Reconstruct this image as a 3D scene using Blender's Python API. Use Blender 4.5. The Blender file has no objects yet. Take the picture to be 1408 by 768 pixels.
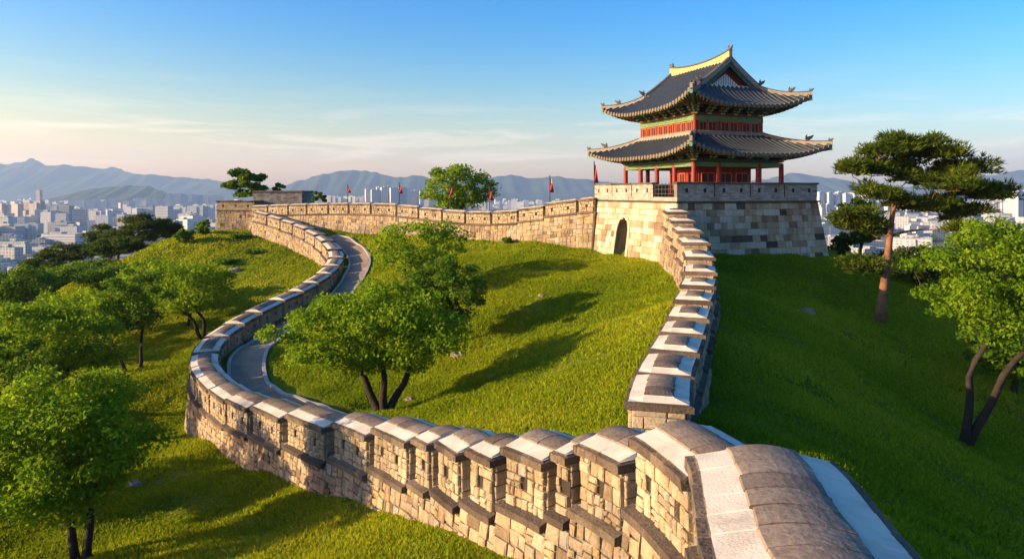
import bpy, math, random
import numpy as np
from mathutils import Vector

# ------------------------------------------------------------------ scene, camera, light
K = 1.35                      # metres per layout unit
FPX, HZ, CX = 939.0, 265.0, 704.0
sc = bpy.context.scene
col = sc.collection
R = math.radians
rng = random.Random(7)
nrg = np.random.default_rng(11)

cam = bpy.data.cameras.new('camera')
cam.lens = 24.01; cam.sensor_width = 36; cam.shift_y = -119.0 / 1408
cam.clip_start = 0.05; cam.clip_end = 60000
camo = bpy.data.objects.new('camera', cam); col.objects.link(camo)
camo.location = (0, 0, 0); camo.rotation_euler = (R(90), 0, 0)
sc.camera = camo

SUN_EL = 15.0
SUN_AZ = (-1.0, -0.28)        # horizontal direction towards the sun (left, slightly behind)
az = math.atan2(SUN_AZ[0], SUN_AZ[1])          # compass angle from +Y, clockwise to +X
sun = bpy.data.lights.new('sun', 'SUN'); sun.energy = 5.0; sun.angle = R(0.5)
sun.color = (1.0, 0.70, 0.38)
suno = bpy.data.objects.new('sun', sun); col.objects.link(suno)
_l = math.hypot(*SUN_AZ)
_sd = Vector((SUN_AZ[0]/_l*math.cos(R(SUN_EL)), SUN_AZ[1]/_l*math.cos(R(SUN_EL)), math.sin(R(SUN_EL))))
suno.rotation_euler = (-_sd).to_track_quat('-Z', 'Y').to_euler()
suno.location = (-60, -20, 40)

w = bpy.data.worlds.new('World'); sc.world = w; w.use_nodes = True
nt = w.node_tree; nt.nodes.clear()
N = nt.nodes.new; L = nt.links.new
wo = N('ShaderNodeOutputWorld'); bg = N('ShaderNodeBackground'); bg.inputs[1].default_value = 0.108
sky = N('ShaderNodeTexSky'); sky.sky_type = 'NISHITA'; sky.sun_disc = False
sky.sun_elevation = R(SUN_EL); sky.sun_rotation = az
sky.altitude = 50; sky.air_density = 1.0; sky.dust_density = 1.7; sky.ozone_density = 4.0
# thin cirrus near the horizon
tc = N('ShaderNodeTexCoord'); mp = N('ShaderNodeMapping'); mp.inputs['Scale'].default_value = (2.2, 2.2, 24.0)
mp.inputs['Location'].default_value = (0.35, 0.1, 0.2)
nz = N('ShaderNodeTexNoise'); nz.inputs['Scale'].default_value = 2.2; nz.inputs['Detail'].default_value = 9
nz.inputs['Roughness'].default_value = 0.62; nz.inputs['Distortion'].default_value = 0.6
cr = N('ShaderNodeValToRGB'); cr.color_ramp.elements[0].position = 0.50; cr.color_ramp.elements[1].position = 0.78
sx = N('ShaderNodeSeparateXYZ'); zr = N('ShaderNodeValToRGB')
e = zr.color_ramp.elements
e[0].position = 0.03; e[0].color = (0.3, 0.3, 0.3, 1); e[1].position = 0.20; e[1].color = (0, 0, 0, 1)
q = e.new(0.06); q.color = (1, 1, 1, 1); q = e.new(0.09); q.color = (.8, .8, .8, 1); q = e.new(0.13); q.color = (.12, .12, .12, 1)
ml = N('ShaderNodeMath'); ml.operation = 'MULTIPLY'; ml2 = N('ShaderNodeMath'); ml2.operation = 'MULTIPLY'; ml2.inputs[1].default_value = 0.55
mx = N('ShaderNodeMixRGB'); mx.inputs['Color2'].default_value = (7.2, 5.4, 3.9, 1)
hs = N('ShaderNodeHueSaturation'); hs.inputs['Hue'].default_value = .502; hs.inputs['Saturation'].default_value = 1.36; hs.inputs['Value'].default_value = 1.0
L(tc.outputs['Generated'], mp.inputs['Vector']); L(mp.outputs[0], nz.inputs['Vector']); L(nz.outputs[0], cr.inputs[0])
L(tc.outputs['Generated'], sx.inputs[0]); L(sx.outputs['Z'], zr.inputs[0])
L(cr.outputs[0], ml.inputs[0]); L(zr.outputs[0], ml.inputs[1]); L(ml.outputs[0], ml2.inputs[0])
wz = N('ShaderNodeMapRange'); wz.interpolation_type = 'SMOOTHSTEP'; wz.inputs['From Min'].default_value = .0; wz.inputs['From Max'].default_value = .30
wz.inputs['To Min'].default_value = 1; wz.inputs['To Max'].default_value = 0
dt = N('ShaderNodeVectorMath'); dt.operation = 'DOT_PRODUCT'; dt.inputs[1].default_value = (-.86, .5, 0)
wd_ = N('ShaderNodeMapRange'); wd_.inputs['From Min'].default_value = -.5; wd_.inputs['From Max'].default_value = 1.0; wd_.inputs['To Min'].default_value = .25; wd_.inputs['To Max'].default_value = 1.0
wm = N('ShaderNodeMath'); wm.operation = 'MULTIPLY'
wt = N('ShaderNodeMixRGB'); wt.blend_type = 'MULTIPLY'; wt.inputs['Color2'].default_value = (2.6, 1.21, .42, 1)
L(sx.outputs['Z'], wz.inputs['Value']); L(tc.outputs['Generated'], dt.inputs[0]); L(dt.outputs['Value'], wd_.inputs['Value'])
L(wz.outputs[0], wm.inputs[0]); L(wd_.outputs[0], wm.inputs[1]); L(wm.outputs[0], wt.inputs[0])
L(sky.outputs[0], hs.inputs['Color']); L(hs.outputs[0], wt.inputs['Color1']); L(wt.outputs[0], mx.inputs['Color1']); L(ml2.outputs[0], mx.inputs[0])
L(mx.outputs[0], bg.inputs[0]); L(bg.outputs[0], wo.inputs[0])

vs = sc.view_settings
vs.view_transform = 'Standard'; vs.look = 'None'; vs.exposure = 1.45; vs.gamma = 1.0; vs.use_curve_mapping = False
sc.render.engine = 'CYCLES'
cy = sc.cycles
cy.max_bounces = 6; cy.diffuse_bounces = 3; cy.glossy_bounces = 2; cy.transmission_bounces = 3; cy.volume_bounces = 1
cy.transparent_max_bounces = 6; cy.use_denoising = True

def P(px, py, Y):
    return Vector(((px - CX) / FPX * Y, Y, -(py - HZ) / FPX * Y))

# ------------------------------------------------------------------ materials
MATS = {}
def nodes(name):
    m = bpy.data.materials.new(name); m.use_nodes = True
    t = m.node_tree
    b = t.nodes['Principled BSDF']
    return m, t, b, t.nodes.new, t.links.new

def ramp(n, stops):
    r = n('ShaderNodeValToRGB'); e = r.color_ramp.elements
    e[0].position = stops[0][0]; e[0].color = (*stops[0][1], 1)
    e[1].position = stops[-1][0]; e[1].color = (*stops[-1][1], 1)
    for p, c in stops[1:-1]:
        q = e.new(p); q.color = (*c, 1)
    return r

def plain(name, c, rough=0.8, var=0.25, scale=3.0, bump=0.0, bscale=30.0, spec=0.3, c2=None, metal=0.0):
    """One base colour with a little broad and fine variation and bump."""
    m, t, b, n, l = nodes(name)
    tcx = n('ShaderNodeTexCoord'); ns = n('ShaderNodeTexNoise')
    ns.inputs['Scale'].default_value = scale; ns.inputs['Detail'].default_value = 6; ns.inputs['Roughness'].default_value = 0.65
    d = c2 or tuple(x * (1 - var) for x in c); u = tuple(min(1, x * (1 + var * .5)) for x in c)
    r = ramp(n, [(0.3, d), (0.55, c), (0.75, u)])
    l(tcx.outputs['Object'], ns.inputs['Vector']); l(ns.outputs[0], r.inputs[0]); l(r.outputs[0], b.inputs['Base Color'])
    b.inputs['Roughness'].default_value = rough; b.inputs['Specular IOR Level'].default_value = spec; b.inputs['Metallic'].default_value = metal
    if bump:
        n2 = n('ShaderNodeTexNoise'); n2.inputs['Scale'].default_value = bscale; n2.inputs['Detail'].default_value = 5
        bp = n('ShaderNodeBump'); bp.inputs['Strength'].default_value = bump; bp.inputs['Distance'].default_value = 0.03
        l(tcx.outputs['Object'], n2.inputs['Vector']); l(n2.outputs[0], bp.inputs['Height']); l(bp.outputs[0], b.inputs['Normal'])
    MATS[name] = m; return m

def stone_mat(name, stops, stain=0.45, bump=0.6, bscale=14.0, fine=45.0):
    """Blocks coloured by each stone's own random value, with stains and grain."""
    m, t, b, n, l = nodes(name)
    at = n('ShaderNodeAttribute'); at.attribute_name = 'rnd'
    r = ramp(n, stops); l(at.outputs['Fac'], r.inputs[0])
    tcx = n('ShaderNodeTexCoord')
    n1 = n('ShaderNodeTexNoise'); n1.inputs['Scale'].default_value = 0.55; n1.inputs['Detail'].default_value = 5; n1.inputs['Roughness'].default_value = 0.7
    r1 = ramp(n, [(0.36, (1 - stain,) * 3), (0.56, (1, 1, 1))])
    n2 = n('ShaderNodeTexNoise'); n2.inputs['Scale'].default_value = bscale; n2.inputs['Detail'].default_value = 7; n2.inputs['Roughness'].default_value = 0.7
    r2 = ramp(n, [(0.3, (.66, .64, .62)), (0.6, (1.04, 1.03, 1.0))])
    m1 = n('ShaderNodeMixRGB'); m1.blend_type = 'MULTIPLY'; m1.inputs[0].default_value = 1
    m2 = n('ShaderNodeMixRGB'); m2.blend_type = 'MULTIPLY'; m2.inputs[0].default_value = 1
    l(tcx.outputs['Object'], n1.inputs['Vector']); l(tcx.outputs['Object'], n2.inputs['Vector'])
    l(n1.outputs[0], r1.inputs[0]); l(n2.outputs[0], r2.inputs[0])
    mpz = n('ShaderNodeMapping'); mpz.inputs['Scale'].default_value = (2.6, 2.6, .22); n5 = n('ShaderNodeTexNoise'); n5.inputs['Scale'].default_value = 1.0; n5.inputs['Detail'].default_value = 6; n5.inputs['Roughness'].default_value = .7
    r5 = ramp(n, [(0.34, (.50, .46, .42)), (0.52, (.95, .95, .95))]); m5 = n('ShaderNodeMixRGB'); m5.blend_type = 'MULTIPLY'; m5.inputs[0].default_value = .55
    l(tcx.outputs['Object'], mpz.inputs['Vector']); l(mpz.outputs[0], n5.inputs['Vector']); l(n5.outputs[0], r5.inputs[0])
    l(r.outputs[0], m5.inputs[1]); l(r5.outputs[0], m5.inputs[2]); l(m5.outputs[0], m1.inputs[1]); l(r1.outputs[0], m1.inputs[2]); l(m1.outputs[0], m2.inputs[1]); l(r2.outputs[0], m2.inputs[2])
    l(m2.outputs[0], b.inputs['Base Color'])
    n3 = n('ShaderNodeTexNoise'); n3.inputs['Scale'].default_value = fine * .4; n3.inputs['Detail'].default_value = 6
    bp = n('ShaderNodeBump'); bp.inputs['Strength'].default_value = bump; bp.inputs['Distance'].default_value = 0.035
    l(tcx.outputs['Object'], n3.inputs['Vector']); l(n3.outputs[0], bp.inputs['Height']); l(bp.outputs[0], b.inputs['Normal'])
    b.inputs['Roughness'].default_value = 0.9; b.inputs['Specular IOR Level'].default_value = 0.2
    MATS[name] = m; return m

stone_mat('wall_stone', [(0.0, (.16, .12, .08)), (0.12, (.30, .235, .165)), (0.35, (.39, .30, .20)), (0.55, (.36, .30, .23)), (0.72, (.43, .36, .26)), (0.86, (.40, .27, .12)), (1.0, (.35, .335, .31))])
stone_mat('merlon_stone', [(0.0, (.29, .225, .15)), (0.3, (.40, .325, .225)), (0.6, (.44, .37, .27)), (0.85, (.39, .295, .18)), (1.0, (.38, .355, .32))], stain=.35)
stone_mat('tower_stone', [(0.0, (.07, .055, .045)), (0.10, (.17, .12, .085)), (0.2, (.28, .20, .13)), (0.42, (.40, .31, .20)), (0.6, (.48, .40, .29)), (0.8, (.52, .45, .35)), (1.0, (.50, .48, .45))], stain=.25)
stone_mat('parapet_brick', [(0.0, (.30, .28, .25)), (0.5, (.42, .39, .34)), (1.0, (.50, .47, .42))], stain=.25, bump=.3)
stone_mat('turret_brick', [(0.0, (.14, .14, .15)), (0.5, (.22, .22, .23)), (1.0, (.30, .29, .28))], stain=.25, bump=.3)
stone_mat('grey_cap', [(0.0, (.15, .12, .10)), (0.5, (.205, .165, .135)), (1.0, (.27, .22, .18))], stain=.3, bump=.35, bscale=9)
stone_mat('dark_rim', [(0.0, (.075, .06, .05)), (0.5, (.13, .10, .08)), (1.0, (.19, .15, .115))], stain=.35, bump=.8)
plain('white_plaster', (.57, .52, .44), .92, .16, 1.3, .3, 34, c2=(.38, .335, .27))
plain('mortar', (.17, .14, .11), .95, .3, 5.0)
plain('sill_stone', (.52, .46, .38), .9, .25, 3.0, .4, 30)
plain('hole_shade', (.035, .028, .022), .95, .2, 4.0)  # dark colour standing in for the shade inside the loopholes
plain('red_paint', (.20, .022, .014), .55, .25, 4.0)
plain('orange_paint', (.45, .10, .03), .6, .25, 4.0)
plain('shutter', (.045, .012, .010), .6, .3, 5.0)
plain('green_paint', (.08, .26, .17), .6, .45, 6.0)
plain('dark_green', (.03, .10, .075), .65, .4, 6.0)
plain('rafter_paint', (.22, .13, .05), .65, .5, 7.0)
plain('ochre_paint', (.62, .45, .14), .65, .4, 5.0)
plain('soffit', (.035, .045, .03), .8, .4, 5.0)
plain('roof_tile', (.032, .042, .056), .5, .35, 3.0, .25, 18, .5)
plain('tile_end', (.15, .125, .09), .75, .4, 6.0)
plain('ridge_plaster', (.23, .205, .175), .85, .3, 3.0)
plain('main_ridge_plaster', (.46, .33, .15), .85, .2, 3.0)
plain('ridge_top', (.07, .065, .065), .7, .3, 4.0)
plain('ornament_tile', (.09, .085, .08), .7, .3, 4.0)
plain('gable_white', (.70, .66, .62), .8, .15, 4.0)
plain('timber', (.22, .10, .045), .7, .3, 5.0)
plain('flag_red', (.45, .02, .02), .7, .2, 4.0)
plain('flag_yellow', (.55, .34, .04), .7, .2, 4.0)
plain('flagpole_dark', (.05, .045, .04), .6, .2, 4.0)
plain('path_paving', (.27, .185, .125), .95, .3, 1.3, .4, 40)
plain('kerb_stone', (.36, .33, .30), .9, .25, 3.0, .3, 30)
plain('rock', (.24, .19, .15), .95, .4, 2.0, .9, 7)
plain('bark', (.032, .024, .018), .95, .45, 5.0, 1.0, 16)
plain('pine_bark', (.20, .095, .05), .9, .45, 2.6, 1.0, 14, c2=(.06, .04, .03))
plain('iron', (.05, .05, .05), .5, .2, 4.0)

def dancheong(name):
    """Painted beams: bands of green, ochre and red along the timber."""
    m, t, b, n, l = nodes(name)
    tcx = n('ShaderNodeTexCoord'); br = n('ShaderNodeTexBrick')
    br.inputs['Scale'].default_value = 1.7; br.inputs['Color1'].default_value = (.02, .13, .09, 1); br.inputs['Color2'].default_value = (.10, .20, .05, 1)
    br.inputs['Mortar'].default_value = (.28, .20, .05, 1); br.inputs['Mortar Size'].default_value = .018
    br.inputs['Brick Width'].default_value = .42; br.inputs['Row Height'].default_value = .25
    sp = n('ShaderNodeSeparateXYZ'); ad = n('ShaderNodeMath'); ad.operation = 'ADD'; cb = n('ShaderNodeCombineXYZ')
    l(tcx.outputs['Object'], sp.inputs[0]); l(sp.outputs['X'], ad.inputs[0]); l(sp.outputs['Y'], ad.inputs[1])
    l(ad.outputs[0], cb.inputs['X']); l(sp.outputs['Z'], cb.inputs['Y']); l(cb.outputs[0], br.inputs['Vector'])
    l(br.outputs['Color'], b.inputs['Base Color']); b.inputs['Roughness'].default_value = .6
    MATS[name] = m
dancheong('painted_beam')

def leaf_mat(name, c1, c2, c3, trans=0.5):
    m, t, b, n, l = nodes(name)
    t.nodes.remove(b)
    at = n('ShaderNodeAttribute'); at.attribute_name = 'rnd'
    r = ramp(n, [(0.0, c1), (0.55, c2), (1.0, c3)]); l(at.outputs['Fac'], r.inputs[0])
    d = n('ShaderNodeBsdfDiffuse'); tr = n('ShaderNodeBsdfTranslucent'); mxs = n('ShaderNodeMixShader'); mxs.inputs[0].default_value = trans
    hsv = n('ShaderNodeHueSaturation'); hsv.inputs['Hue'].default_value = .485; hsv.inputs['Value'].default_value = 1.25
    l(r.outputs[0], d.inputs[0]); l(r.outputs[0], hsv.inputs['Color']); l(hsv.outputs[0], tr.inputs[0])
    l(d.outputs[0], mxs.inputs[1]); l(tr.outputs[0], mxs.inputs[2])
    l(mxs.outputs[0], t.nodes['Material Output'].inputs[0]); MATS[name] = m
leaf_mat('leaf_fresh', (.068, .15, .009), (.14, .25, .013), (.25, .35, .02))
leaf_mat('leaf_mid', (.042, .10, .011), (.085, .17, .015), (.155, .24, .022))
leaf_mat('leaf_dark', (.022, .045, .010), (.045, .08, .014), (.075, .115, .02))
leaf_mat('needle', (.035, .062, .010), (.07, .11, .012), (.14, .18, .02), .3)
leaf_mat('grass_blade', (.10, .17, .008), (.225, .285, .011), (.41, .38, .03), .45)

def ground_mat():
    m, t, b, n, l = nodes('lawn')
    tcx = n('ShaderNodeTexCoord')
    n1 = n('ShaderNodeTexNoise'); n1.inputs['Scale'].default_value = .16; n1.inputs['Detail'].default_value = 6; n1.inputs['Roughness'].default_value = .65
    r1 = ramp(n, [(0.30, (.09, .135, .007)), (0.5, (.165, .205, .009)), (0.68, (.25, .25, .014))])
    n2 = n('ShaderNodeTexNoise'); n2.inputs['Scale'].default_value = 6; n2.inputs['Detail'].default_value = 8; n2.inputs['Roughness'].default_value = .75
    r2 = ramp(n, [(0.3, (.5, .55, .5)), (0.6, (1.12, 1.1, 1.0))])
    mu = n('ShaderNodeMixRGB'); mu.blend_type = 'MULTIPLY'; mu.inputs[0].default_value = 1
    n4 = n('ShaderNodeTexNoise'); n4.inputs['Scale'].default_value = .45; n4.inputs['Detail'].default_value = 7; n4.inputs['Roughness'].default_value = .7
    r4 = ramp(n, [(0.64, (0, 0, 0)), (0.74, (1, 1, 1))])
    ms = n('ShaderNodeMixRGB'); ms.inputs['Color2'].default_value = (.13, .085, .035, 1)
    for x in (n1, n2, n4): l(tcx.outputs['Object'], x.inputs['Vector'])
    l(n1.outputs[0], r1.inputs[0]); l(n2.outputs[0], r2.inputs[0]); l(r1.outputs[0], mu.inputs[1]); l(r2.outputs[0], mu.inputs[2])
    l(n4.outputs[0], r4.inputs[0]); l(mu.outputs[0], ms.inputs['Color1']); l(r4.outputs[0], ms.inputs[0]); l(ms.outputs[0], b.inputs['Base Color'])
    n3 = n('ShaderNodeTexNoise'); n3.inputs['Scale'].default_value = 4.5; n3.inputs['Detail'].default_value = 8; n3.inputs['Roughness'].default_value = .75
    bp = n('ShaderNodeBump'); bp.inputs['Strength'].default_value = 1.0; bp.inputs['Distance'].default_value = .28
    l(tcx.outputs['Object'], n3.inputs['Vector']); l(n3.outputs[0], bp.inputs['Height']); l(bp.outputs[0], b.inputs['Normal'])
    b.inputs['Roughness'].default_value = 1.0; b.inputs['Specular IOR Level'].default_value = .1
    MATS['lawn'] = m
ground_mat()
plain('mountain_wood', (.035, .055, .022), 1.0, .5, .004, 1.0, .02, .05)
plain('near_wood', (.045, .06, .02), 1.0, .6, .03, 1.0, .1, .05)
plain('city_ground', (.13, .13, .12), 1.0, .6, .012, 0, 1, .1)

def facade(name, wallc, glassc, bw, rh, mort, rough=.35):
    m, t, b, n, l = nodes(name)
    uv = n('ShaderNodeUVMap'); br = n('ShaderNodeTexBrick')
    br.offset = 0; br.inputs['Scale'].default_value = 1; br.inputs['Brick Width'].default_value = bw; br.inputs['Row Height'].default_value = rh
    br.inputs['Mortar Size'].default_value = mort; br.inputs['Mortar Smooth'].default_value = .05
    br.inputs['Color1'].default_value = (*glassc, 1); br.inputs['Color2'].default_value = (*[min(1, x * 1.9 + .02) for x in glassc], 1); br.inputs['Mortar'].default_value = (*wallc, 1)
    l(uv.outputs[0], br.inputs['Vector'])
    ob = n('ShaderNodeObjectInfo'); rr = ramp(n, [(0, (.78, .80, .84)), (1, (1.08, 1.05, 1.0))]); l(ob.outputs['Random'], rr.inputs[0])
    mu = n('ShaderNodeMixRGB'); mu.blend_type = 'MULTIPLY'; mu.inputs[0].default_value = 1
    l(br.outputs['Color'], mu.inputs[1]); l(rr.outputs[0], mu.inputs[2]); l(mu.outputs[0], b.inputs['Base Color'])
    b.inputs['Roughness'].default_value = .7; MATS[name] = m
facade('facade_white', (.47, .48, .49), (.13, .16, .20), 5.2, 3.6, 1.15)
facade('facade_beige', (.42, .36, .30), (.14, .15, .17), 4.6, 3.4, 1.0)
facade('facade_grey', (.34, .35, .37), (.09, .11, .14), 4.2, 3.6, .8)
facade('facade_glass', (.16, .19, .22), (.05, .075, .10), 2.6, 3.8, .3)
facade('facade_brown', (.30, .19, .13), (.10, .10, .11), 4.0, 3.4, 1.0)
facade('facade_band', (.47, .47, .48), (.10, .13, .17), 60.0, 4.0, 1.2)
plain('city_roof', (.34, .35, .35), .9, .4, .05)
plain('city_roof_green', (.10, .20, .15), .9, .3, .05)

# ------------------------------------------------------------------ mesh helper
class MB:
    """Collects vertices and faces (in layout units) and links them as ONE mesh object."""
    def __init__(s): s.v = []; s.f = []; s.m = []; s.r = []; s.uv = None
    def add(s, vs, fs, mat=0, rnd=0.5):
        o = len(s.v); s.v.extend(tuple(x) for x in vs)
        for k, f in enumerate(fs):
            s.f.append(tuple(i + o for i in f)); s.m.append(mat if isinstance(mat, int) else mat[k]); s.r.append(rnd if not isinstance(rnd, list) else rnd[k])
    def box(s, c, h, mat=0, rnd=0.5, rz=0.0, ax=None):
        cx, cy_, cz = c; hx, hy, hz = h
        vs = []
        ca, sa = math.cos(rz), math.sin(rz)
        for z in (-hz, hz):
            for x, y in ((-hx, -hy), (hx, -hy), (hx, hy), (-hx, hy)):
                vs.append((cx + x * ca - y * sa, cy_ + x * sa + y * ca, cz + z))
        s.add(vs, [(3, 2, 1, 0), (4, 5, 6, 7), (0, 1, 5, 4), (1, 2, 6, 5), (2, 3, 7, 6), (3, 0, 4, 7)], mat, rnd)
    def bar(s, a, b, w, h, mat=0, rnd=.5):
        """box beam from a to b, w wide, h deep"""
        a = Vector(a); b = Vector(b); d = (b - a).normalized()
        sd = d.cross(Vector((0, 0, 1)))
        sd = Vector((1, 0, 0)) if sd.length < 1e-4 else sd.normalized()
        up = sd.cross(d).normalized(); sd = sd * w / 2; up = up * h / 2
        vs = [a - sd - up, a + sd - up, a + sd + up, a - sd + up, b - sd - up, b + sd - up, b + sd + up, b - sd + up]
        s.add(vs, [(0, 1, 2, 3), (7, 6, 5, 4), (1, 0, 4, 5), (2, 1, 5, 6), (3, 2, 6, 7), (0, 3, 7, 4)], mat, rnd)
    def loft(s, rings, mat=0, rnd=.5, closed=True, caps=True):
        """rings: list of equal-length point lists; mat may be per-column list"""
        n = len(rings[0]); vs = [p for r in rings for p in r]; fs = []; ms = []; rs = []
        for i in range(len(rings) - 1):
            for j in range(n if closed else n - 1):
                k = (j + 1) % n
                fs.append((i * n + j, i * n + k, (i + 1) * n + k, (i + 1) * n + j))
                ms.append(mat if isinstance(mat, int) else mat[j])
        if caps and closed:
            fs.append(tuple(range(n - 1, -1, -1))); fs.append(tuple(range((len(rings) - 1) * n, len(rings) * n)))
            mm = mat if isinstance(mat, int) else mat[0]; ms += [mm, mm]
        s.add(vs, fs, ms, rnd)
    def tube(s, pts, rad, sides=6, mat=0, rnd=.5):
        pts = [Vector(p) for p in pts]; rings = []
        ref = Vector((0.31, 0.17, 1)).normalized()
        for i, p in enumerate(pts):
            d = (pts[min(i + 1, len(pts) - 1)] - pts[max(i - 1, 0)])
            d = d.normalized() if d.length > 1e-9 else Vector((0, 0, 1))
            a = d.cross(ref)
            if a.length < .05: a = d.cross(Vector((1, 0, 0)))
            a.normalize(); b = d.cross(a)
            r = rad[i] if isinstance(rad, (list, tuple)) else rad
            rings.append([p + a * (r * math.cos(2 * math.pi * k / sides)) + b * (r * math.sin(2 * math.pi * k / sides)) for k in range(sides)])
        s.loft(rings, mat, rnd)
    def build(s, name, mats, parent=None, origin=(0, 0, 0), smooth=False):
        me = bpy.data.meshes.new(name)
        o = Vector(origin)
        me.from_pydata([((x - o.x) * K, (y - o.y) * K, (z - o.z) * K) for x, y, z in s.v], [], s.f)
        if isinstance(mats, str): mats = [mats]
        for x in mats: me.materials.append(MATS[x])
        me.polygons.foreach_set('material_index', s.m)
        a = me.attributes.new('rnd', 'FLOAT', 'FACE'); a.data.foreach_set('value', s.r)
        if s.uv is not None:
            u = me.uv_layers.new(name='UVMap'); u.data.foreach_set('uv', np.asarray(s.uv, dtype=np.float32).ravel())
        if smooth: me.polygons.foreach_set('use_smooth', [True] * len(s.f))
        me.update()
        ob = bpy.data.objects.new(name, me); col.objects.link(ob)
        if parent is not None: ob.parent = parent
        else: ob.location = o * K
        return ob

def np_mesh(name, verts, nface, nv, mat, rnd, parent=None, loc=None, smooth=False):
    """mesh of nface polygons of nv own vertices each, from numpy"""
    me = bpy.data.meshes.new(name)
    me.vertices.add(len(verts)); me.vertices.foreach_set('co', (np.asarray(verts, dtype=np.float32) * K).ravel())
    me.loops.add(nface * nv); me.loops.foreach_set('vertex_index', np.arange(nface * nv, dtype=np.int32))
    me.polygons.add(nface); me.polygons.foreach_set('loop_start', np.arange(0, nface * nv, nv, dtype=np.int32))
    try: me.polygons.foreach_set('loop_total', np.full(nface, nv, dtype=np.int32))
    except Exception: pass
    me.materials.append(MATS[mat])
    a = me.attributes.new('rnd', 'FLOAT', 'FACE'); a.data.foreach_set('value', np.asarray(rnd, dtype=np.float32))
    me.update(calc_edges=True)
    ob = bpy.data.objects.new(name, me); col.objects.link(ob)
    if parent is not None: ob.parent = parent
    elif loc is not None: ob.location = Vector(loc) * K
    return ob

def tag(o, label=None, cat=None, group=None, kind=None):
    if label: o['label'] = label
    if cat: o['category'] = cat
    if group: o['group'] = group
    if kind: o['kind'] = kind
    return o
def thing(name, loc, label, cat, group=None, rz=0.0):
    o = bpy.data.objects.new(name, None); col.objects.link(o)
    o.location = Vector(loc) * K; o.rotation_euler = (0, 0, rz); o.empty_display_size = .2
    return tag(o, label, cat, group)

class Path:
    """Smooth 3D line: plan arc length s -> point, tangent, left normal, ridge height."""
    def __init__(self, pts, n=24):
        p = [Vector(x) for x in pts]; p = [p[0] * 2 - p[1]] + p + [p[-1] * 2 - p[-2]]
        out = []; self.knots = []
        for i in range(1, len(p) - 2):
            a, b, c, d = p[i - 1], p[i], p[i + 1], p[i + 2]
            self.knots.append(len(out))
            for k in range(n):
                t = k / n
                out.append(.5 * ((2 * b) + (c - a) * t + (2 * a - 5 * b + 4 * c - d) * t * t + (3 * b - a - 3 * c + d) * t ** 3))
        self.knots.append(len(out)); out.append(p[-2])
        self.a = np.array([tuple(x) for x in out])
        dd = np.hypot(np.diff(self.a[:, 0]), np.diff(self.a[:, 1])); self.s = np.concatenate([[0], np.cumsum(dd)])
        self.L = float(self.s[-1])
        g = np.gradient(self.a[:, :2], self.s, axis=0); g /= np.linalg.norm(g, axis=1)[:, None]
        self.t = g; self.px = self.a[:, 0] / self.a[:, 1] * FPX + CX
    def pos(self, s): return np.interp(s, self.s, self.a[:, 0]), np.interp(s, self.s, self.a[:, 1])
    def z(self, s): return float(np.interp(s, self.s, self.a[:, 2]))
    def nrm(self, s):
        tx = np.interp(s, self.s, self.t[:, 0]); ty = np.interp(s, self.s, self.t[:, 1]); l_ = math.hypot(tx, ty)
        return -ty / l_, tx / l_
    def off(self, s, d):
        x, y = self.pos(s); nx, ny = self.nrm(s); return x + nx * d, y + ny * d
# ------------------------------------------------------------------ lines of the three walls
FG = Path([(1.62, 1.2, -1.55), P(1158, 800, 3.5), P(1045, 617, 6.0), P(975, 597, 7.3), P(885, 592, 8.6), P(770, 594, 10.0), P(682, 596, 11.2),
           P(590, 580, 13.4), P(510, 571, 15.8), P(440, 561, 17.8), P(378, 549, 20.2), P(325, 533, 22.5), P(293, 511, 25.2), P(281, 490, 28), P(292, 464, 30.6),
           P(322, 440, 33.2), P(368, 414, 36.4), P(420, 389, 40.4), P(453, 365, 45), P(462, 345, 49), P(447, 325, 52.5), P(418, 308, 56),
           P(384, 296, 59), P(352, 286, 61.5)])
TW = Path([P(915, 640, 9.0), P(905, 548, 11.2), P(915, 497, 13.8), P(932, 460, 16), P(945, 430, 18.5), P(953, 405, 20.5), P(960, 384, 22.3), P(963, 364, 24.2),
           P(960, 340, 26.6), P(950, 319, 29), P(940, 302, 31.5), P(931, 288, 33.6), P(926, 281, 35.2)])
BW = Path([P(350, 281, 63.5), P(400, 279, 61), P(470, 277, 58), P(540, 278, 55.5), P(600, 284, 53), P(650, 288, 50.6), P(700, 287, 48.6), P(740, 281, 46.9),
           P(780, 273, 45.4), P(822, 268, 44)])
s_junc = float(FG.s[FG.knots[4]])                  # where the tower wall meets the near wall

def merge_pts():
    k = FG.s >= s_junc - .6
    a = FG.a[k][:, :2]
    return np.vstack([a, BW.a[:, :2], [[5.2, 45.5], [8.6, 36.0]], TW.a[::-1][:, :2]])
POLY = merge_pts()[::3]
def inside(x, y):
    x = np.asarray(x, float); y = np.asarray(y, float); r = np.zeros(x.shape, bool)
    n = len(POLY); j = n - 1
    for i in range(n):
        xi, yi = POLY[i]; xj, yj = POLY[j]
        if yi != yj:
            r ^= ((yi > y) != (yj > y)) & (x < (xj - xi) * (y - yi) / (yj - yi) + xi)
        j = i
    return r

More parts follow.
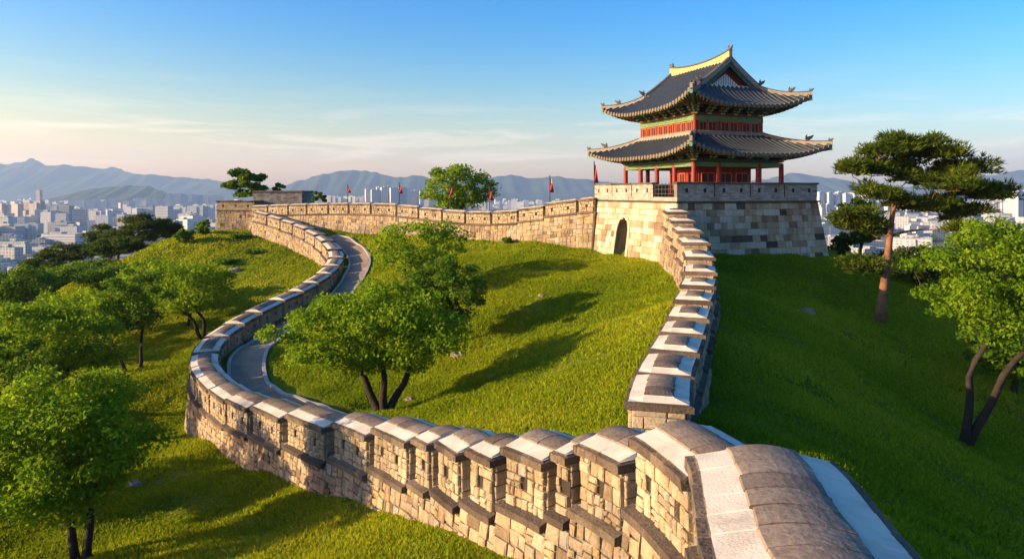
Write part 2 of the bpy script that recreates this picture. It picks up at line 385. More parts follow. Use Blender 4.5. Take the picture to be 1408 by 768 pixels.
class RBF:
    def __init__(s, pts, lam=.02):
        p = np.array([tuple(q) for q in pts]); s.c = p[:, :2] / 10; n = len(p)
        A = np.zeros((n + 3, n + 3)); A[:n, :n] = s.k(s.c, s.c) + lam * np.eye(n)
        A[:n, n] = 1; A[:n, n + 1:] = s.c; A[n, :n] = 1; A[n + 1:, :n] = s.c.T
        s.w = np.linalg.solve(A, np.concatenate([p[:, 2], [0, 0, 0]]))
    @staticmethod
    def k(a, b):
        d2 = ((a[:, None, :] - b[None, :, :]) ** 2).sum(-1)
        return np.where(d2 > 1e-12, .5 * d2 * np.log(np.maximum(d2, 1e-12)), 0)
    def __call__(s, x, y):
        q = np.stack([np.ravel(x), np.ravel(y)], 1) / 10; out = np.empty(len(q)); n = len(s.c)
        for i in range(0, len(q), 20000):
            b = q[i:i + 20000]; out[i:i + 20000] = s.k(b, s.c) @ s.w[:n] + s.w[n] + b @ s.w[n + 1:]
        return out.reshape(np.shape(x))

IN = [P(525, 568, 22), P(350, 541, 26), P(371, 500, 29), P(430, 455, 33), P(460, 425, 39.5), P(497, 374, 46), P(492, 351, 50), P(466, 333, 54), P(440, 319, 57.5),
      P(480, 321, 56.5), P(560, 327, 53), P(650, 336, 48), P(740, 333, 44.5), P(810, 346, 44), P(860, 352, 40), P(900, 364, 35.5), P(600, 478, 29), P(700, 440, 30), P(750, 450, 28),
      P(700, 385, 36), P(690, 348, 45), P(760, 347, 42), P(640, 400, 36), P(560, 405, 38), P(820, 400, 31), P(880, 430, 25), P(918, 420, 21), P(860, 500, 18), P(868, 585, 12.5),
      P(740, 570, 16), P(650, 560, 18.5), P(600, 555, 20.5), P(450, 560, 22), P(400, 545, 24.5), P(560, 610, 15.2), P(700, 650, 11), P(850, 660, 9), P(900, 650, 8.2), P(530, 380, 43), P(560, 350, 48)]
def foot(px, py, d=.85):
    """ground point at the foot of the near wall's outer face"""
    ss = np.linspace(s_junc, float(FG.s[FG.knots[13]]), 600); q_ = [FG.off(s, d) for s in ss]
    k = min(range(600), key=lambda i: abs(q_[i][0] / q_[i][1] * FPX + CX - px)); return P(px, py, q_[k][1])
OUT = [foot(*q_) for q_ in ((790, 806), (740, 792), (700, 772), (650, 748), (600, 733), (550, 724), (500, 712), (450, 694), (400, 673), (350, 652), (300, 631), (275, 608))] + [P(266, 575, 29), P(272, 530, 32.5), P(300, 500, 34.5), P(600, 768, 10), P(300, 768, 13), P(100, 768, 14.2), P(200, 690, 18),
       P(220, 600, 26), P(230, 520, 33), P(175, 512, 34), P(280, 465, 40), P(350, 430, 43), P(400, 402, 46), P(430, 382, 48.5), P(390, 355, 54), P(350, 335, 58), P(300, 316, 62), P(325, 318, 62), P(240, 332, 58),
       P(190, 367, 54), P(130, 404, 50), P(60, 470, 42), P(0, 560, 27), P(-100, 620, 22),
       (0, 0, -4.4), (-8, 0, -6.0), (-8, 5, -6.2), (0, 4.5, -4.3), (0.2, 7, -4.5), (6, 0, -4.8), (-16, 0, -7.2), (0, -10, -4.4), (3.6, 5, -3.6), (3.0, 2, -3.4), (4.2, 8, -4.1),
       P(976, 588, 12.6), P(985, 549, 16), P(997, 471, 20), P(994, 413, 25), P(985, 363, 34), P(1060, 357, 35.5), P(1140, 354, 38.5), P(1230, 365, 42), P(1325, 600, 21), P(1210, 442, 31), P(1290, 415, 36),
       P(1400, 775, 12), P(1200, 600, 16), P(1100, 500, 20), P(1100, 425, 28), P(1400, 445, 33), P(1420, 525, 26), (16, 4, -8.2), (12, -4, -7.0),
       (-22, 68, -3.4), (-10, 64, -3.6), (5, 55, -3.6), (16, 50, -3.8), (-28, 64, -3.8)]
fin, fout = RBF(IN), RBF(OUT)
CREST = np.array([(-22, -16), (-30, 8), (-35, 30), (-32.5, 48), (-30.5, 54), (-29.3, 58), (-28.6, 63), (-28, 70), (-18, 71), (10, 58), (20, 50), (26, 41), (28, 30), (27, 10), (20, -14)], float)
PLAIN = -62.0
def crest_dist(x, y):
    x = np.asarray(x, float); y = np.asarray(y, float)
    d = np.full(x.shape, 1e9); ins = np.zeros(x.shape, bool); n = len(CREST); j = n - 1
    for i in range(n):
        ax, ay = CREST[j]; bx, by = CREST[i]
        t = np.clip(((x - ax) * (bx - ax) + (y - ay) * (by - ay)) / ((bx - ax) ** 2 + (by - ay) ** 2), 0, 1)
        d = np.minimum(d, np.hypot(x - ax - t * (bx - ax), y - ay - t * (by - ay)))
        if by != ay: ins ^= ((by > y) != (ay > y)) & (x < (ax - bx) * (y - by) / (ay - by) + bx)
        j = i
    return np.where(ins, 0, d), np.clip(1 - d / 1, 0, 1)
def lumps(x, y):
    return .10 * np.sin(x * .9 + 1.3 * np.sin(y * .5)) * np.sin(y * .8 + x * .3) + .05 * np.sin(x * 2.3 + y * 1.1) * np.sin(y * 2.0 - x * .7)
def outer(x, y):
    d, _ = crest_dist(x, y)
    h = fout(x, y)
    far = np.clip(d / 25, 0, 1); h = h * (1 - far) + np.minimum(h, -7) * 0 + far * np.clip(h, -14, -4)
    h = h - .62 * d * d / (d + 7)
    return np.maximum(h, PLAIN)
def ground(x, y):
    x = np.asarray(x, float); y = np.asarray(y, float)
    i = inside(x, y)
    h = np.where(i, fin(np.clip(x, -26, 10), np.clip(y, 6, 64)), outer(x, y))
    return h + lumps(x, y) * np.where(h > -30, 1, 0)
def gz(x, y): return float(ground(np.array([x]), np.array([y]))[0])

# ------------------------------------------------------------------ terrain sheet
def lines(lo, flo, fhi, hi, step, grow=1.18):
    a = list(np.arange(flo, fhi + 1e-6, step)); d = step; x = flo; pre = []
    while x > lo: d *= grow; x -= d; pre.append(x)
    d = step; x = fhi; post = []
    while x < hi: d *= grow; x += d; post.append(x)
    return np.array(pre[::-1] + a + post)
gx = lines(-260, -32, 30, 260, .36); gy = lines(-120, 4, 66, 320, .36)
X, Y_ = np.meshgrid(gx, gy); Zg = ground(X, Y_)
nx, ny = len(gx), len(gy)
idx = np.arange(nx * ny).reshape(ny, nx)
quads = np.stack([idx[:-1, :-1], idx[:-1, 1:], idx[1:, 1:], idx[1:, :-1]], -1).reshape(-1, 4)
me = bpy.data.meshes.new('hill')
me.from_pydata((np.stack([X, Y_, Zg], -1).reshape(-1, 3) * K).tolist(), [], quads.tolist())
me.materials.append(MATS['lawn']); me.polygons.foreach_set('use_smooth', [True] * len(quads)); me.update()
o = bpy.data.objects.new('hill', me); col.objects.link(o); tag(o, 'green grassy hill that the fortress wall runs along', None, None, 'structure')

mb = MB(); S = 14000
mb.add([(-S, -3000, PLAIN + .3), (S, -3000, PLAIN + .3), (S, 16000, PLAIN + .3), (-S, 16000, PLAIN + .3)], [(0, 1, 2, 3)])
o = mb.build('ground', 'city_ground'); tag(o, 'flat city plain below the fortress hill', None, None, 'structure')

# ------------------------------------------------------------------ stone laying
def split_rect(s0, s1, h0, h1, area, out, r, asp=1.25):
    w_, h_ = s1 - s0, h1 - h0
    if w_ * h_ < area * r.uniform(.7, 1.9) and w_ / h_ < 2.4 and h_ / w_ < 1.7:
        out.append((s0, s1, h0, h1)); return
    f = r.uniform(.38, .62)
    if w_ > h_ * asp: m_ = s0 + w_ * f; split_rect(s0, m_, h0, h1, area, out, r, asp); split_rect(m_, s1, h0, h1, area, out, r, asp)
    else: m_ = h0 + h_ * f; split_rect(s0, s1, h0, m_, area, out, r, asp); split_rect(s0, s1, m_, h1, area, out, r, asp)

def coursed(s0, s1, h0, h1, ch, cw, out, r, jit=.35):
    """regular courses of squared blocks"""
    n = max(1, round((h1 - h0) / ch)); y = h0; dh = (h1 - h0) / n
    for i in range(n):
        x = s0 - r.uniform(0, cw * .0)
        first = True
        while x < s1 - 1e-4:
            w_ = cw * r.uniform(1 - jit, 1 + jit) * (r.uniform(.4, 1) if first else 1); first = False
            e_ = x + w_
            if s1 - e_ < cw * .4: e_ = s1
            out.append((x, e_, y, y + dh)); x = e_
        y += dh

def lay(mb, rects, mapf, mat, r, gap=.012, depth=.05, bev=.022, jit=.014, rough=.02, rlo=0, rhi=1):
    for (s0, s1, h0, h1) in rects:
        if s1 - s0 < .04 or h1 - h0 < .03: continue
        d = depth + r.uniform(-rough, rough)
        b = min(bev, (s1 - s0) * .22, (h1 - h0) * .22)
        cs = [(s0 + gap, h0 + gap), (s1 - gap, h0 + gap), (s1 - gap, h1 - gap), (s0 + gap, h1 - gap)]
        cs = [(a + r.uniform(-jit, jit), c + r.uniform(-jit, jit)) for a, c in cs]
        ms, mh = (s0 + s1) / 2, (h0 + h1) / 2
        ins_ = [(a + math.copysign(b, ms - a) + r.uniform(-jit, jit) * .3, c + math.copysign(b, mh - c) + r.uniform(-jit, jit) * .3) for a, c in cs]
        v = [mapf(a, c, 0) for a, c in cs] + [mapf(a, c, d * .72) for a, c in cs] + [mapf(a, c, d + r.uniform(-rough, rough) * .4) for a, c in ins_]
        f = [(8, 9, 10, 11)]
        for k in range(4):
            j = (k + 1) % 4; f += [(k, j, 4 + j, 4 + k), (4 + k, 4 + j, 8 + j, 8 + k)]
        mb.add(v, f, mat, rlo + (rhi - rlo) * r.random())

# ------------------------------------------------------------------ battlemented wall
TH = 1.02; HWC = .575; CAPH = .20; FACE = .84; LEDGE = CAPH + FACE
def cap_mesh(path, s0, s1, zf, seed, hw=HWC, hip=True):
    """capstone: dark rim, white plaster slope, grey crown of cross slabs, hipped ends; local top at zf(s)"""
    r = random.Random(seed); mb = MB()
    ln = s1 - s0
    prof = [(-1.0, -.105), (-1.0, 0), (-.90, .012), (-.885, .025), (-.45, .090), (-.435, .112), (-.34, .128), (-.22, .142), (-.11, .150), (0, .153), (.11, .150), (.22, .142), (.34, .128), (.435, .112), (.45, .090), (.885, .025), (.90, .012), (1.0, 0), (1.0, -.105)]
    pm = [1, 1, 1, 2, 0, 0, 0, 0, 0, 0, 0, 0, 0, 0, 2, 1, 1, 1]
    base = -CAPH
    ts = [0, .001, .05, .06, .20, .215] if hip else [0, .001, .035, .045, .075, .085]
    hf = [-.105, 0, .012, .025, .090, .110] if hip else [-.105, 0, .012, .025, .090, 1]; c0 = .42 if hip else .26
    n = max(2, int((ln - .5) / .33))
    cuts = [c0 + (ln - 2 * c0) * i / n for i in range(n + 1)]
    st = [(ts[k], hf[k], 0) for k in range(6)]
    for i, c in enumerate(cuts):
        if 0 < i < n: st += [(c - .008, 1, 0), (c, 1, -.010), (c + .008, 1, 0)]
        else: st.append((c, 1, 0))
    st += [(ln - ts[k], hf[k], 0) for k in range(5, -1, -1)]
    rows = []
    for (t, h, g) in st:
        row = []; seam = {-1: r.uniform(-.014, .014), 1: r.uniform(-.014, .014)}; lumpz = r.uniform(-.003, .003)
        for (wv, hz) in prof:
            hh = min(hz, h)
            if g and abs(wv) < .44: hh += g
            jt = (seam[1 if wv > 0 else -1] if .4 < abs(wv) < .46 else r.uniform(-.004, .004)) if abs(wv) < .9 else r.uniform(-.010, .010)
            x, y = path.off(s0 + t, wv * hw + jt)
            row.append((x, y, zf(s0 + t) + base + hh + (lumpz if abs(wv) < .46 else r.uniform(-.004, .004))))
        rows.append(row)
    nn = len(prof); seg = 0; rr = r.random(); vs = [p for q_ in rows for p in q_]; fs, mm, rv = [], [], []
    rim_r = r.random(); rim_t = 0
    for i in range(len(rows) - 1):
        t = st[i][0]
        if st[i][2] < 0: rr = r.random(); 
        if t - rim_t > .3: rim_r = r.random(); rim_t = t
        endz = st[i][1] < 1 or st[i + 1][1] < 1
        for j in range(nn - 1):
            fs.append((i * nn + j, i * nn + j + 1, (i + 1) * nn + j + 1, (i + 1) * nn + j))
            m_ = pm[j]
            if endz:
                hmin = min(st[i][1], st[i + 1][1])
                if hmin < .02: m_ = 1
                elif m_ == 0 and hmin < .10: m_ = 2
            if m_ == 0 and (st[i][2] < 0 or st[i + 1][2] < 0): mm.append(1); rv.append(0.0); continue
            mm.append(m_); rv.append(rim_r if m_ == 1 else rr)
    # underside
    fs.append(tuple([i * nn for i in range(len(rows))] + [i * nn + nn - 1 for i in range(len(rows) - 1, -1, -1)])); mm.append(1); rv.append(.5)
    fs.append(tuple(range(nn))); mm.append(1); rv.append(rim_r)
    fs.append(tuple(range((len(rows) - 1) * nn + nn - 1, (len(rows) - 1) * nn - 1, -1))); mm.append(1); rv.append(rim_r)
    o_ = len(mb.v); mb.v.extend(vs); mb.f.extend(fs); mb.m.extend(mm); mb.r.extend(rv)
    return mb

def battlement(path, root, merlons, seed, body_from=0.0, small=.030, big=.085, sides=(1, -1), holes=True, tilt=lambda y: .72, hip=True, rbat=.10):
    r = random.Random(seed); org = tuple(Vector(root.location) / K)
    h2 = TH / 2
    # stepped ledge height: per merlon a straight tilted line
    info = []
    for (a, b) in merlons:
        mid = (a + b) / 2; slope = (path.z(b) - path.z(a)) / max(.1, b - a) * tilt(float(path.pos(mid)[1]))
        zm = path.z(mid)
        if b - a > 3.5: info.append((a, b, (lambda s, p_=path: p_.z(s) + .10)))
        else: info.append((a, b, (lambda s, zm=zm, mid=mid, sl=slope: zm + sl * (s - mid))))
    def zledge(s):
        for (a, b, f) in info:
            if s <= b + .12: return f(max(s, a)) - LEDGE
        return (info[-1][2](info[-1][1]) if info else path.z(s)) - LEDGE
    s_end = path.L
    # body: core and stones, one mesh; built merlon by merlon so each bay's ledge can step
    body = MB(); edges = [body_from] + [(info[i][1] + info[i + 1][0]) / 2 for i in range(len(info) - 1)] + [s_end]
    for i in range(len(edges) - 1):
        a, b = edges[i], edges[i + 1]
        f = info[i][2]
        ma, mbb = info[i][0], info[i][1]
        zl = (lambda s, f=f, a=ma, b=mbb: (f(s) if b - a <= 3.5 else f(min(max(s, a), b))) - LEDGE)
        n = max(2, int((b - a) / .35) + 1)
        ss = np.linspace(a, b, n + 1); rings = []
        low = {}
        for s in ss:
            x, y = path.pos(s); ring = []
            for sd in (1, -1):
                px_, py_ = path.off(s, sd * (h2 + (.35 if sd > 0 else .1 + 2.5 * rbat))); low[(float(s), sd)] = zl(s) - gz(px_, py_) + .35
            z0 = zl(s)
            dl, dr = max(.3, low[(float(s), 1)]), max(.3, low[(float(s), -1)])
            bt = .10
            pts = [path.off(s, h2), path.off(s, -h2), path.off(s, -h2 - rbat * dr), path.off(s, h2 + bt * dl)]
            rings.append([(*pts[0], z0), (*pts[1], z0), (*pts[2], z0 - dr), (*pts[3], z0 - dl)])
        body.loft(rings, [2, 0, 0, 0], .5)
        for sd in sides:
            dep = max(low[(float(s), sd)] for s in ss); 
            if dep < .12: continue
            rects = []; x = a
            cnt = max(1, round((b - a) / 2.2))
            for k in range(cnt):
                split_rect(a + (b - a) * k / cnt, a + (b - a) * (k + 1) / cnt, .12, .12 + dep, big, rects, r)
            def keep(q_):
                return q_[2] < np.interp((q_[0] + q_[1]) / 2, ss, [low[(float(s), sd)] for s in ss])
            rects = [q_ for q_ in rects if keep(q_)]
            def mp_(s, h, d, sd=sd, zl=zl):
                px_, py_ = path.off(s, sd * (h2 + (.10 if sd > 0 else rbat) * h + d)); return (px_, py_, zl(s) - h)
            lay(body, rects, mp_, 1, r, gap=.010, depth=.05, bev=.03, jit=.02, rough=.018)
    body.build('wall_body', ['mortar', 'wall_stone', 'sill_stone'], root, org)
    for i, (a, b, f) in enumerate(info):
        m = MB(); n = max(2, int((b - a) / .35) + 1); ss = np.linspace(a, b, n + 1)
        rings = []
        for s in ss:
            p0 = path.off(s, h2 - .06); p1 = path.off(s, -h2 + .06); zt, zb = f(s) - CAPH, f(s) - LEDGE
            rings.append([(*p0, zt), (*p1, zt), (*p1, zb), (*p0, zb)])
        m.loft(rings, 0, .5)
        nh = 0 if not holes else (1 if b - a < 1.25 else 2 if b - a < 2.6 else 3)
        hw_, hh_ = .075, .10
        hs_ = [(a + (b - a) * (k + .5) / nh + r.uniform(-.08, .08)) for k in range(nh)]
        hc = FACE * .52
        for sd in sides:
            rects = []
            big_ = small
            if nh:
                split_all = [(a, b, 0, hc - hh_), (a, b, hc + hh_, FACE)]
                x = a
                for hx in hs_: split_all.append((x, hx - hw_, hc - hh_, hc + hh_)); x = hx + hw_
                split_all.append((x, b, hc - hh_, hc + hh_))
            else: split_all = [(a, b, 0, FACE)]
            for q_ in split_all: split_rect(*q_, big_, rects, r)
            def mp_(s, h, d, sd=sd, f=f):
                px_, py_ = path.off(s, sd * (h2 - .06 + d)); return (px_, py_, f(s) - CAPH - h)
            lay(m, rects, mp_, 1, r, gap=.007, depth=.06, bev=.018, jit=.012, rough=.012)
        for (se, dr_) in ((a, -1), (b, 1)):         # end faces
            rects = []; coursed(-h2 + .06, h2 - .06, 0, FACE, .19, .45, rects, r)
            def mp_(c, h, d, se=se, dr_=dr_, f=f):
                px_, py_ = path.off(se, c); nx_, ny_ = path.nrm(se); tx_, ty_ = ny_, -nx_
                return (px_ + tx_ * d * dr_, py_ + ty_ * d * dr_, f(se) - CAPH - h)
            lay(m, rects, mp_, 1, r, gap=.007, depth=.035, bev=.016, jit=.008, rough=.006)
        mo = m.build('merlon', ['mortar', 'merlon_stone'], root, org)
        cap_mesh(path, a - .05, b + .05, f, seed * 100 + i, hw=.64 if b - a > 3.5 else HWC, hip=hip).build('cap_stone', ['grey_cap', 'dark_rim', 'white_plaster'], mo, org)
        for sd in sides:
            for hx in hs_:
                hm = MB(); z = f(hx) - CAPH - hc
                q_ = [path.off(hx - hw_ - .03, sd * (h2 - .052)), path.off(hx + hw_ + .03, sd * (h2 - .052)), path.off(hx + hw_ + .03, sd * (h2 - .09)), path.off(hx - hw_ - .03, sd * (h2 - .09))]
                hm.loft([[(*p, z - hh_ - .03) for p in q_], [(*p, z + hh_ + .03) for p in q_]], 0)
                hm.build('loophole', 'hole_shade', mo, org)  # dark panel at the back of a shallow gap, depth shade put in its colour
        # string course under the merlon, on both faces, dropping below the wall line like a hood
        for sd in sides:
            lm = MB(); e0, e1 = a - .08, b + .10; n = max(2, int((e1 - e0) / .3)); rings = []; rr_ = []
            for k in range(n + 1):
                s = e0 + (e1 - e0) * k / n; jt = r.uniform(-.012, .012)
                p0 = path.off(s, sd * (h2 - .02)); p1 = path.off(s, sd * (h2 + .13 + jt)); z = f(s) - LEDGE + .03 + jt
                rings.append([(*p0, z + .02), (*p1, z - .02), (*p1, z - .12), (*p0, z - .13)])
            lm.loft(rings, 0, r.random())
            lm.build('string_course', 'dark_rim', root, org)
    return info

def s_at_px(path, px, hi):
    k = np.where((path.s < hi))[0]; j = k[np.argmin(abs(path.px[k] - px) + (path.a[k, 1] < 3) * 1e4)]; return float(path.s[j])
s_left = float(FG.s[FG.knots[13]])
br = [(1044, 1150), (926, 1026), (838, 915), (800, 829), (730, 795), (681, 723), (640, 673), (604, 632), (545, 598), (485, 538), (420, 478), (371, 414), (334, 366)]
mer = []
for a, b in br:
    sb, sa = s_at_px(FG, a, s_left), s_at_px(FG, b, s_left)
    if b == 1150: sa = 0.15
    mer.append((sa + (.20 if sa > 2 else 0), sb))
s = mer[-1][1] + .2; r_ = random.Random(3)
while s < FG.L - 1.0:
    ln = r_.uniform(1.55, 2.15); e_ = min(s + ln, FG.L - .1)
    mer.append((s, e_)); s = e_ + .26
root = thing('fortress_wall', (FG.a[0][0], FG.a[0][1], gz(*FG.a[0][:2])), 'long sunlit stone wall sweeping from the foreground caps around the left bend and uphill', 'fortress wall')
battlement(FG, root, mer, 5, hip=False, big=.055, tilt=lambda y: .12 if y < 12.5 else .5 if y < 25 else .7)

def even(path, s0, s1, lo, hi, gap, seed):
    r = random.Random(seed); out = []; s = s0
    while s < s1 - .6:
        e_ = min(s + r.uniform(lo, hi), s1)
        if s1 - e_ < .8: e_ = s1
        out.append((s, e_)); s = e_ + gap
    return out
root = thing('fortress_wall', (TW.a[0][0], TW.a[0][1], gz(*TW.a[0][:2])), 'stone wall with stepped caps climbing between two lawns to the gate tower', 'fortress wall')
tw_start = float(TW.s[TW.knots[1]]) + .35
tm = [(tw_start, tw_start + 1.75), (tw_start + 2.05, tw_start + 3.6)] + even(TW, tw_start + 3.85, TW.L - .1, 1.35, 1.8, .34, 4)
battlement(TW, root, tm, 9, body_from=0.0, rbat=.26, big=.06, tilt=lambda y: .15)
root = thing('fortress_wall', (BW.a[0][0], BW.a[0][1], gz(*BW.a[0][:2])), 'far stone wall running level behind the lawn from the corner bastion to the tower', 'fortress wall')
battlement(BW, root, even(BW, .2, BW.L - .05, 2.0, 2.5, .2, 8), 13, small=.06, big=.12)

# ------------------------------------------------------------------ paved path and kerbs along the inside of the bend
def strip(name, path, s0, s1, d0, d1, lift, mat, thick=0.0, step=.4):
    mb = MB(); n = int((s1 - s0) / step); rings = []
    for k in range(n + 1):
        s = s0 + (s1 - s0) * k / n
        w0 = d0(s) if callable(d0) else d0; w1 = d1(s) if callable(d1) else d1
        a = path.off(s, w0); b = path.off(s, w1)
        if thick:
            z = max(gz(*a), gz(*b)) + lift
            rings.append([(*a, z), (*b, z), (*b, z - thick), (*a, z - thick)])
        else:
            ring = []
            for q_ in range(6):
                p = path.off(s, w0 + (w1 - w0) * q_ / 5); ring.append((*p, gz(*p) + lift))
            rings.append(ring)
    if thick: mb.loft(rings, 0)
    else: mb.loft(rings, 0, closed=False)
    return mb.build(name, mat)
p0, p1 = float(FG.s[FG.knots[9]]), float(FG.s[FG.knots[20]]) + 3
pw = lambda s: -float(np.interp(s, [FG.s[FG.knots[k]] for k in (9, 10, 11, 12, 13, 15, 17, 19, 21)], [1.8, 1.8, 1.85, 1.95, 2.2, 2.4, 2.35, 2.2, 2.1]))
o = strip('path', FG, p0, p1, -1.0, pw, .05, 'path_paving'); tag(o, 'narrow paved path along the foot of the curved wall', None, None, 'structure')
o = strip('kerb', FG, p0, p1, lambda s: pw(s) - .02, lambda s: pw(s) - .17, .10, 'kerb_stone', .4); tag(o, 'pale kerb along the lawn side of the path', None, None, 'structure')
o = strip('kerb', FG, p0, p1, -.86, -1.0, .10, 'kerb_stone', .4); tag(o, 'low kerb along the wall side of the path', None, None, 'structure')
# ------------------------------------------------------------------ masonry boxes: bastion, turret, gate tower base
def local_box_face(hx, hy, side, z0, z1, batter):
    """map (s,h,d) on one face of a battered box: s along the face from -L/2, h downwards from z1"""
    def mp_(s, h, d):
        e_ = batter * h + d
        z = z1 - h
        k = lambda half: s * (half + batter * h) / half if half else s
        if side == 'y-': return (k(hx), -hy - e_, z)
        if side == 'y+': return (k(hx), hy + e_, z)
        if side == 'x-': return (-hx - e_, k(hy), z)
        return (hx + e_, k(hy), z)
    return mp_
def core_box(mb, hx, hy, z0, z1, batter, mat=0):
    b = batter * (z1 - z0)
    mb.loft([[(-hx - b, -hy - b, z0), (hx + b, -hy - b, z0), (hx + b, hy + b, z0), (-hx - b, hy + b, z0)],
             [(-hx, -hy, z1), (hx, -hy, z1), (hx, hy, z1), (-hx, hy, z1)]], mat)

def parapet_side(parent, hx, hy, side, z, height, th, n, r, skip_last=None, holes=2, brick='parapet_brick', coping='dark_rim'):
    """n merlons on a low wall along one side of a square top; returns nothing"""
    half = hx if side[0] == 'y' else hy
    sl = .07
    mp_ = local_box_face(hx, hy, side, 0, z + height, 0.0)
    base_h = .22
    for k in range(n):
        a = -half + 2 * half * k / n + (sl / 2 if k else 0); b = -half + 2 * half * (k + 1) / n - (sl / 2 if k < n - 1 else 0)
        if skip_last is not None and k == skip_last: continue
        m = MB()
        q_ = [mp_(a, 0, -.03), mp_(b, 0, -.03), mp_(b, 0, -th), mp_(a, 0, -th)]
        m.loft([[(x, y, z) for x, y, _ in q_], [(x, y, z + height - .10) for x, y, _ in q_]], 0)
        hs_ = [a + (b - a) * (j + .5) / holes for j in range(holes)]; hw_, hh_, hc = .085, .11, height * .55
        regs = [(a, b, .10, hc - hh_), (a, b, hc + hh_, height)]; x = a
        for h_ in hs_: regs.append((x, h_ - hw_, hc - hh_, hc + hh_)); x = h_ + hw_
        regs.append((x, b, hc - hh_, hc + hh_))
        rects = []
        for g in regs: coursed(*g, .085, .26, rects, r, .15)
        lay(m, rects, mp_, 1, r, gap=.004, depth=.0, bev=.006, jit=.002, rough=.004)
        mo = m.build('merlon', ['mortar', brick], parent)
        c = MB(); e0, e1 = a - (.07 if k == 0 else 0), b + (.07 if k == n - 1 else 0)
        q_ = [mp_(e0, 0, .07), mp_(e1, 0, .07), mp_(e1, 0, -th - .06), mp_(e0, 0, -th - .06)]
        c.loft([[(x, y, z + height - .10) for x, y, _ in q_], [(x, y, z + height - .03) for x, y, _ in q_], [(x * .995, y * .995, z + height) for x, y, _ in q_]], 0, r.random())
        c.build('coping', coping, mo)
        for h_ in hs_:
            hb = MB(); q_ = [mp_(h_ - hw_ - .02, 0, -.022), mp_(h_ + hw_ + .02, 0, -.022), mp_(h_ + hw_ + .02, 0, -.06), mp_(h_ - hw_ - .02, 0, -.06)]
            hb.loft([[(x, y, z + height - hc - hh_ - .02) for x, y, _ in q_], [(x, y, z + height - hc + hh_ + .02) for x, y, _ in q_]], 0)
            hb.build('loophole', 'hole_shade', mo)  # shallow dark panel, the opening's inner shade is painted on

r3 = random.Random(21)
# gate tower base
TC = Vector((11.35, 41.55, 0)); TR = math.atan2(.35, .94); ZT = -.45; HB = 4.66; BAT = .135; ZB = -4.4
base = thing('gate_tower_base', (TC.x, TC.y, 0), 'massive square stone base with an arched doorway, carrying the two roofed pavilion', 'stone tower', rz=TR)
core = MB(); hgt = ZT - ZB
# three plain faces and a top; the left face carries the doorway notch
b_ = BAT * hgt
tl = [(-HB, -HB, ZT), (HB, -HB, ZT), (HB, HB, ZT), (-HB, HB, ZT)]; bl = [(-HB - b_, -HB - b_, ZB), (HB + b_, -HB - b_, ZB), (HB + b_, HB + b_, ZB), (-HB - b_, HB + b_, ZB)]
core.add(tl + bl, [(0, 1, 2, 3), (1, 0, 4, 5), (2, 1, 5, 6), (3, 2, 6, 7)], [2, 0, 0, 0])
mpx = local_box_face(HB, HB, 'x-', ZB, ZT, BAT)
AC, AW, AZ0, AZS = .55, .62, ZB, -2.45        # arch centre along the face, half width, bottom, springing
AH = .98                                        # rise of the pointed arch
def arch_pts(wd, rise, n=9):
    pts = [(AC - wd, ZT - AZ0)]
    for k in range(n + 1):
        t = k / n; pts.append((AC - wd * math.cos(t * math.pi / 2) ** .8, ZT - AZS - rise * math.sin(t * math.pi / 2)))
    for k in range(n - 1, -1, -1):
        t = k / n; pts.append((AC + wd * math.cos(t * math.pi / 2) ** .8, ZT - AZS - rise * math.sin(t * math.pi / 2)))
    pts.append((AC + wd, ZT - AZ0)); return pts
ap = arch_pts(AW, AH)
face = [mpx(-HB, hgt, 0)] + [mpx(s, h, 0) for s, h in ap] + [mpx(HB, hgt, 0), mpx(HB, 0, 0), mpx(-HB, 0, 0)]
core.add(face, [tuple(range(len(face)))], 0)
DEP = .85
inn = [mpx(s, h, 0) for s, h in ap]; back = [(-HB - .2 + DEP, y, z) for x, y, z in inn]
core.loft([inn, back], 0, closed=False)
core.add(back, [tuple(range(len(back)))], 0)
rects = []
coursed(-HB, HB, .10, hgt, .36, .56, rects, r3, .38)
def hits_arch(q_):
    if q_[3] < ZT - AZS - AH - .16: return False
    return q_[1] > AC - AW - .10 and q_[0] < AC + AW + .10 and True
def clip_arch(q_):
    """stones beside the doorway are cut back to it"""
    s0, s1, h0, h1 = q_; hm = (h0 + h1) / 2
    top = ZT - AZS - AH
    if hm < ZT - AZS:
        f = max(0.0, min(1.0, ((ZT - AZS) - hm) / AH)); wd = (AW + .17) * math.cos(math.asin(f)) ** .8 if hm > top else 0
        wd = max(wd, 0.12 if hm > top - .12 else 0)
    else: wd = AW + .17
    if wd == 0: return [q_]
    o_ = []
    if s0 < AC - wd: o_.append((s0, min(s1, AC - wd), h0, h1))
    if s1 > AC + wd: o_.append((max(s0, AC + wd), s1, h0, h1))
    return o_
cl = [c for q_ in rects for c in clip_arch(q_)]
lay(core, cl, mpx, 1, r3, gap=.006, depth=.035, bev=.012, jit=.006, rough=.01, rlo=.15)
for sd in ('y-', 'x+', 'y+'):
    rects = []; coursed(-HB, HB, .10, hgt, .36, .56, rects, r3, .38)
    lay(core, rects, local_box_face(HB, HB, sd, ZB, ZT, BAT), 1, r3, gap=.006, depth=.035, bev=.012, jit=.006, rough=.01)
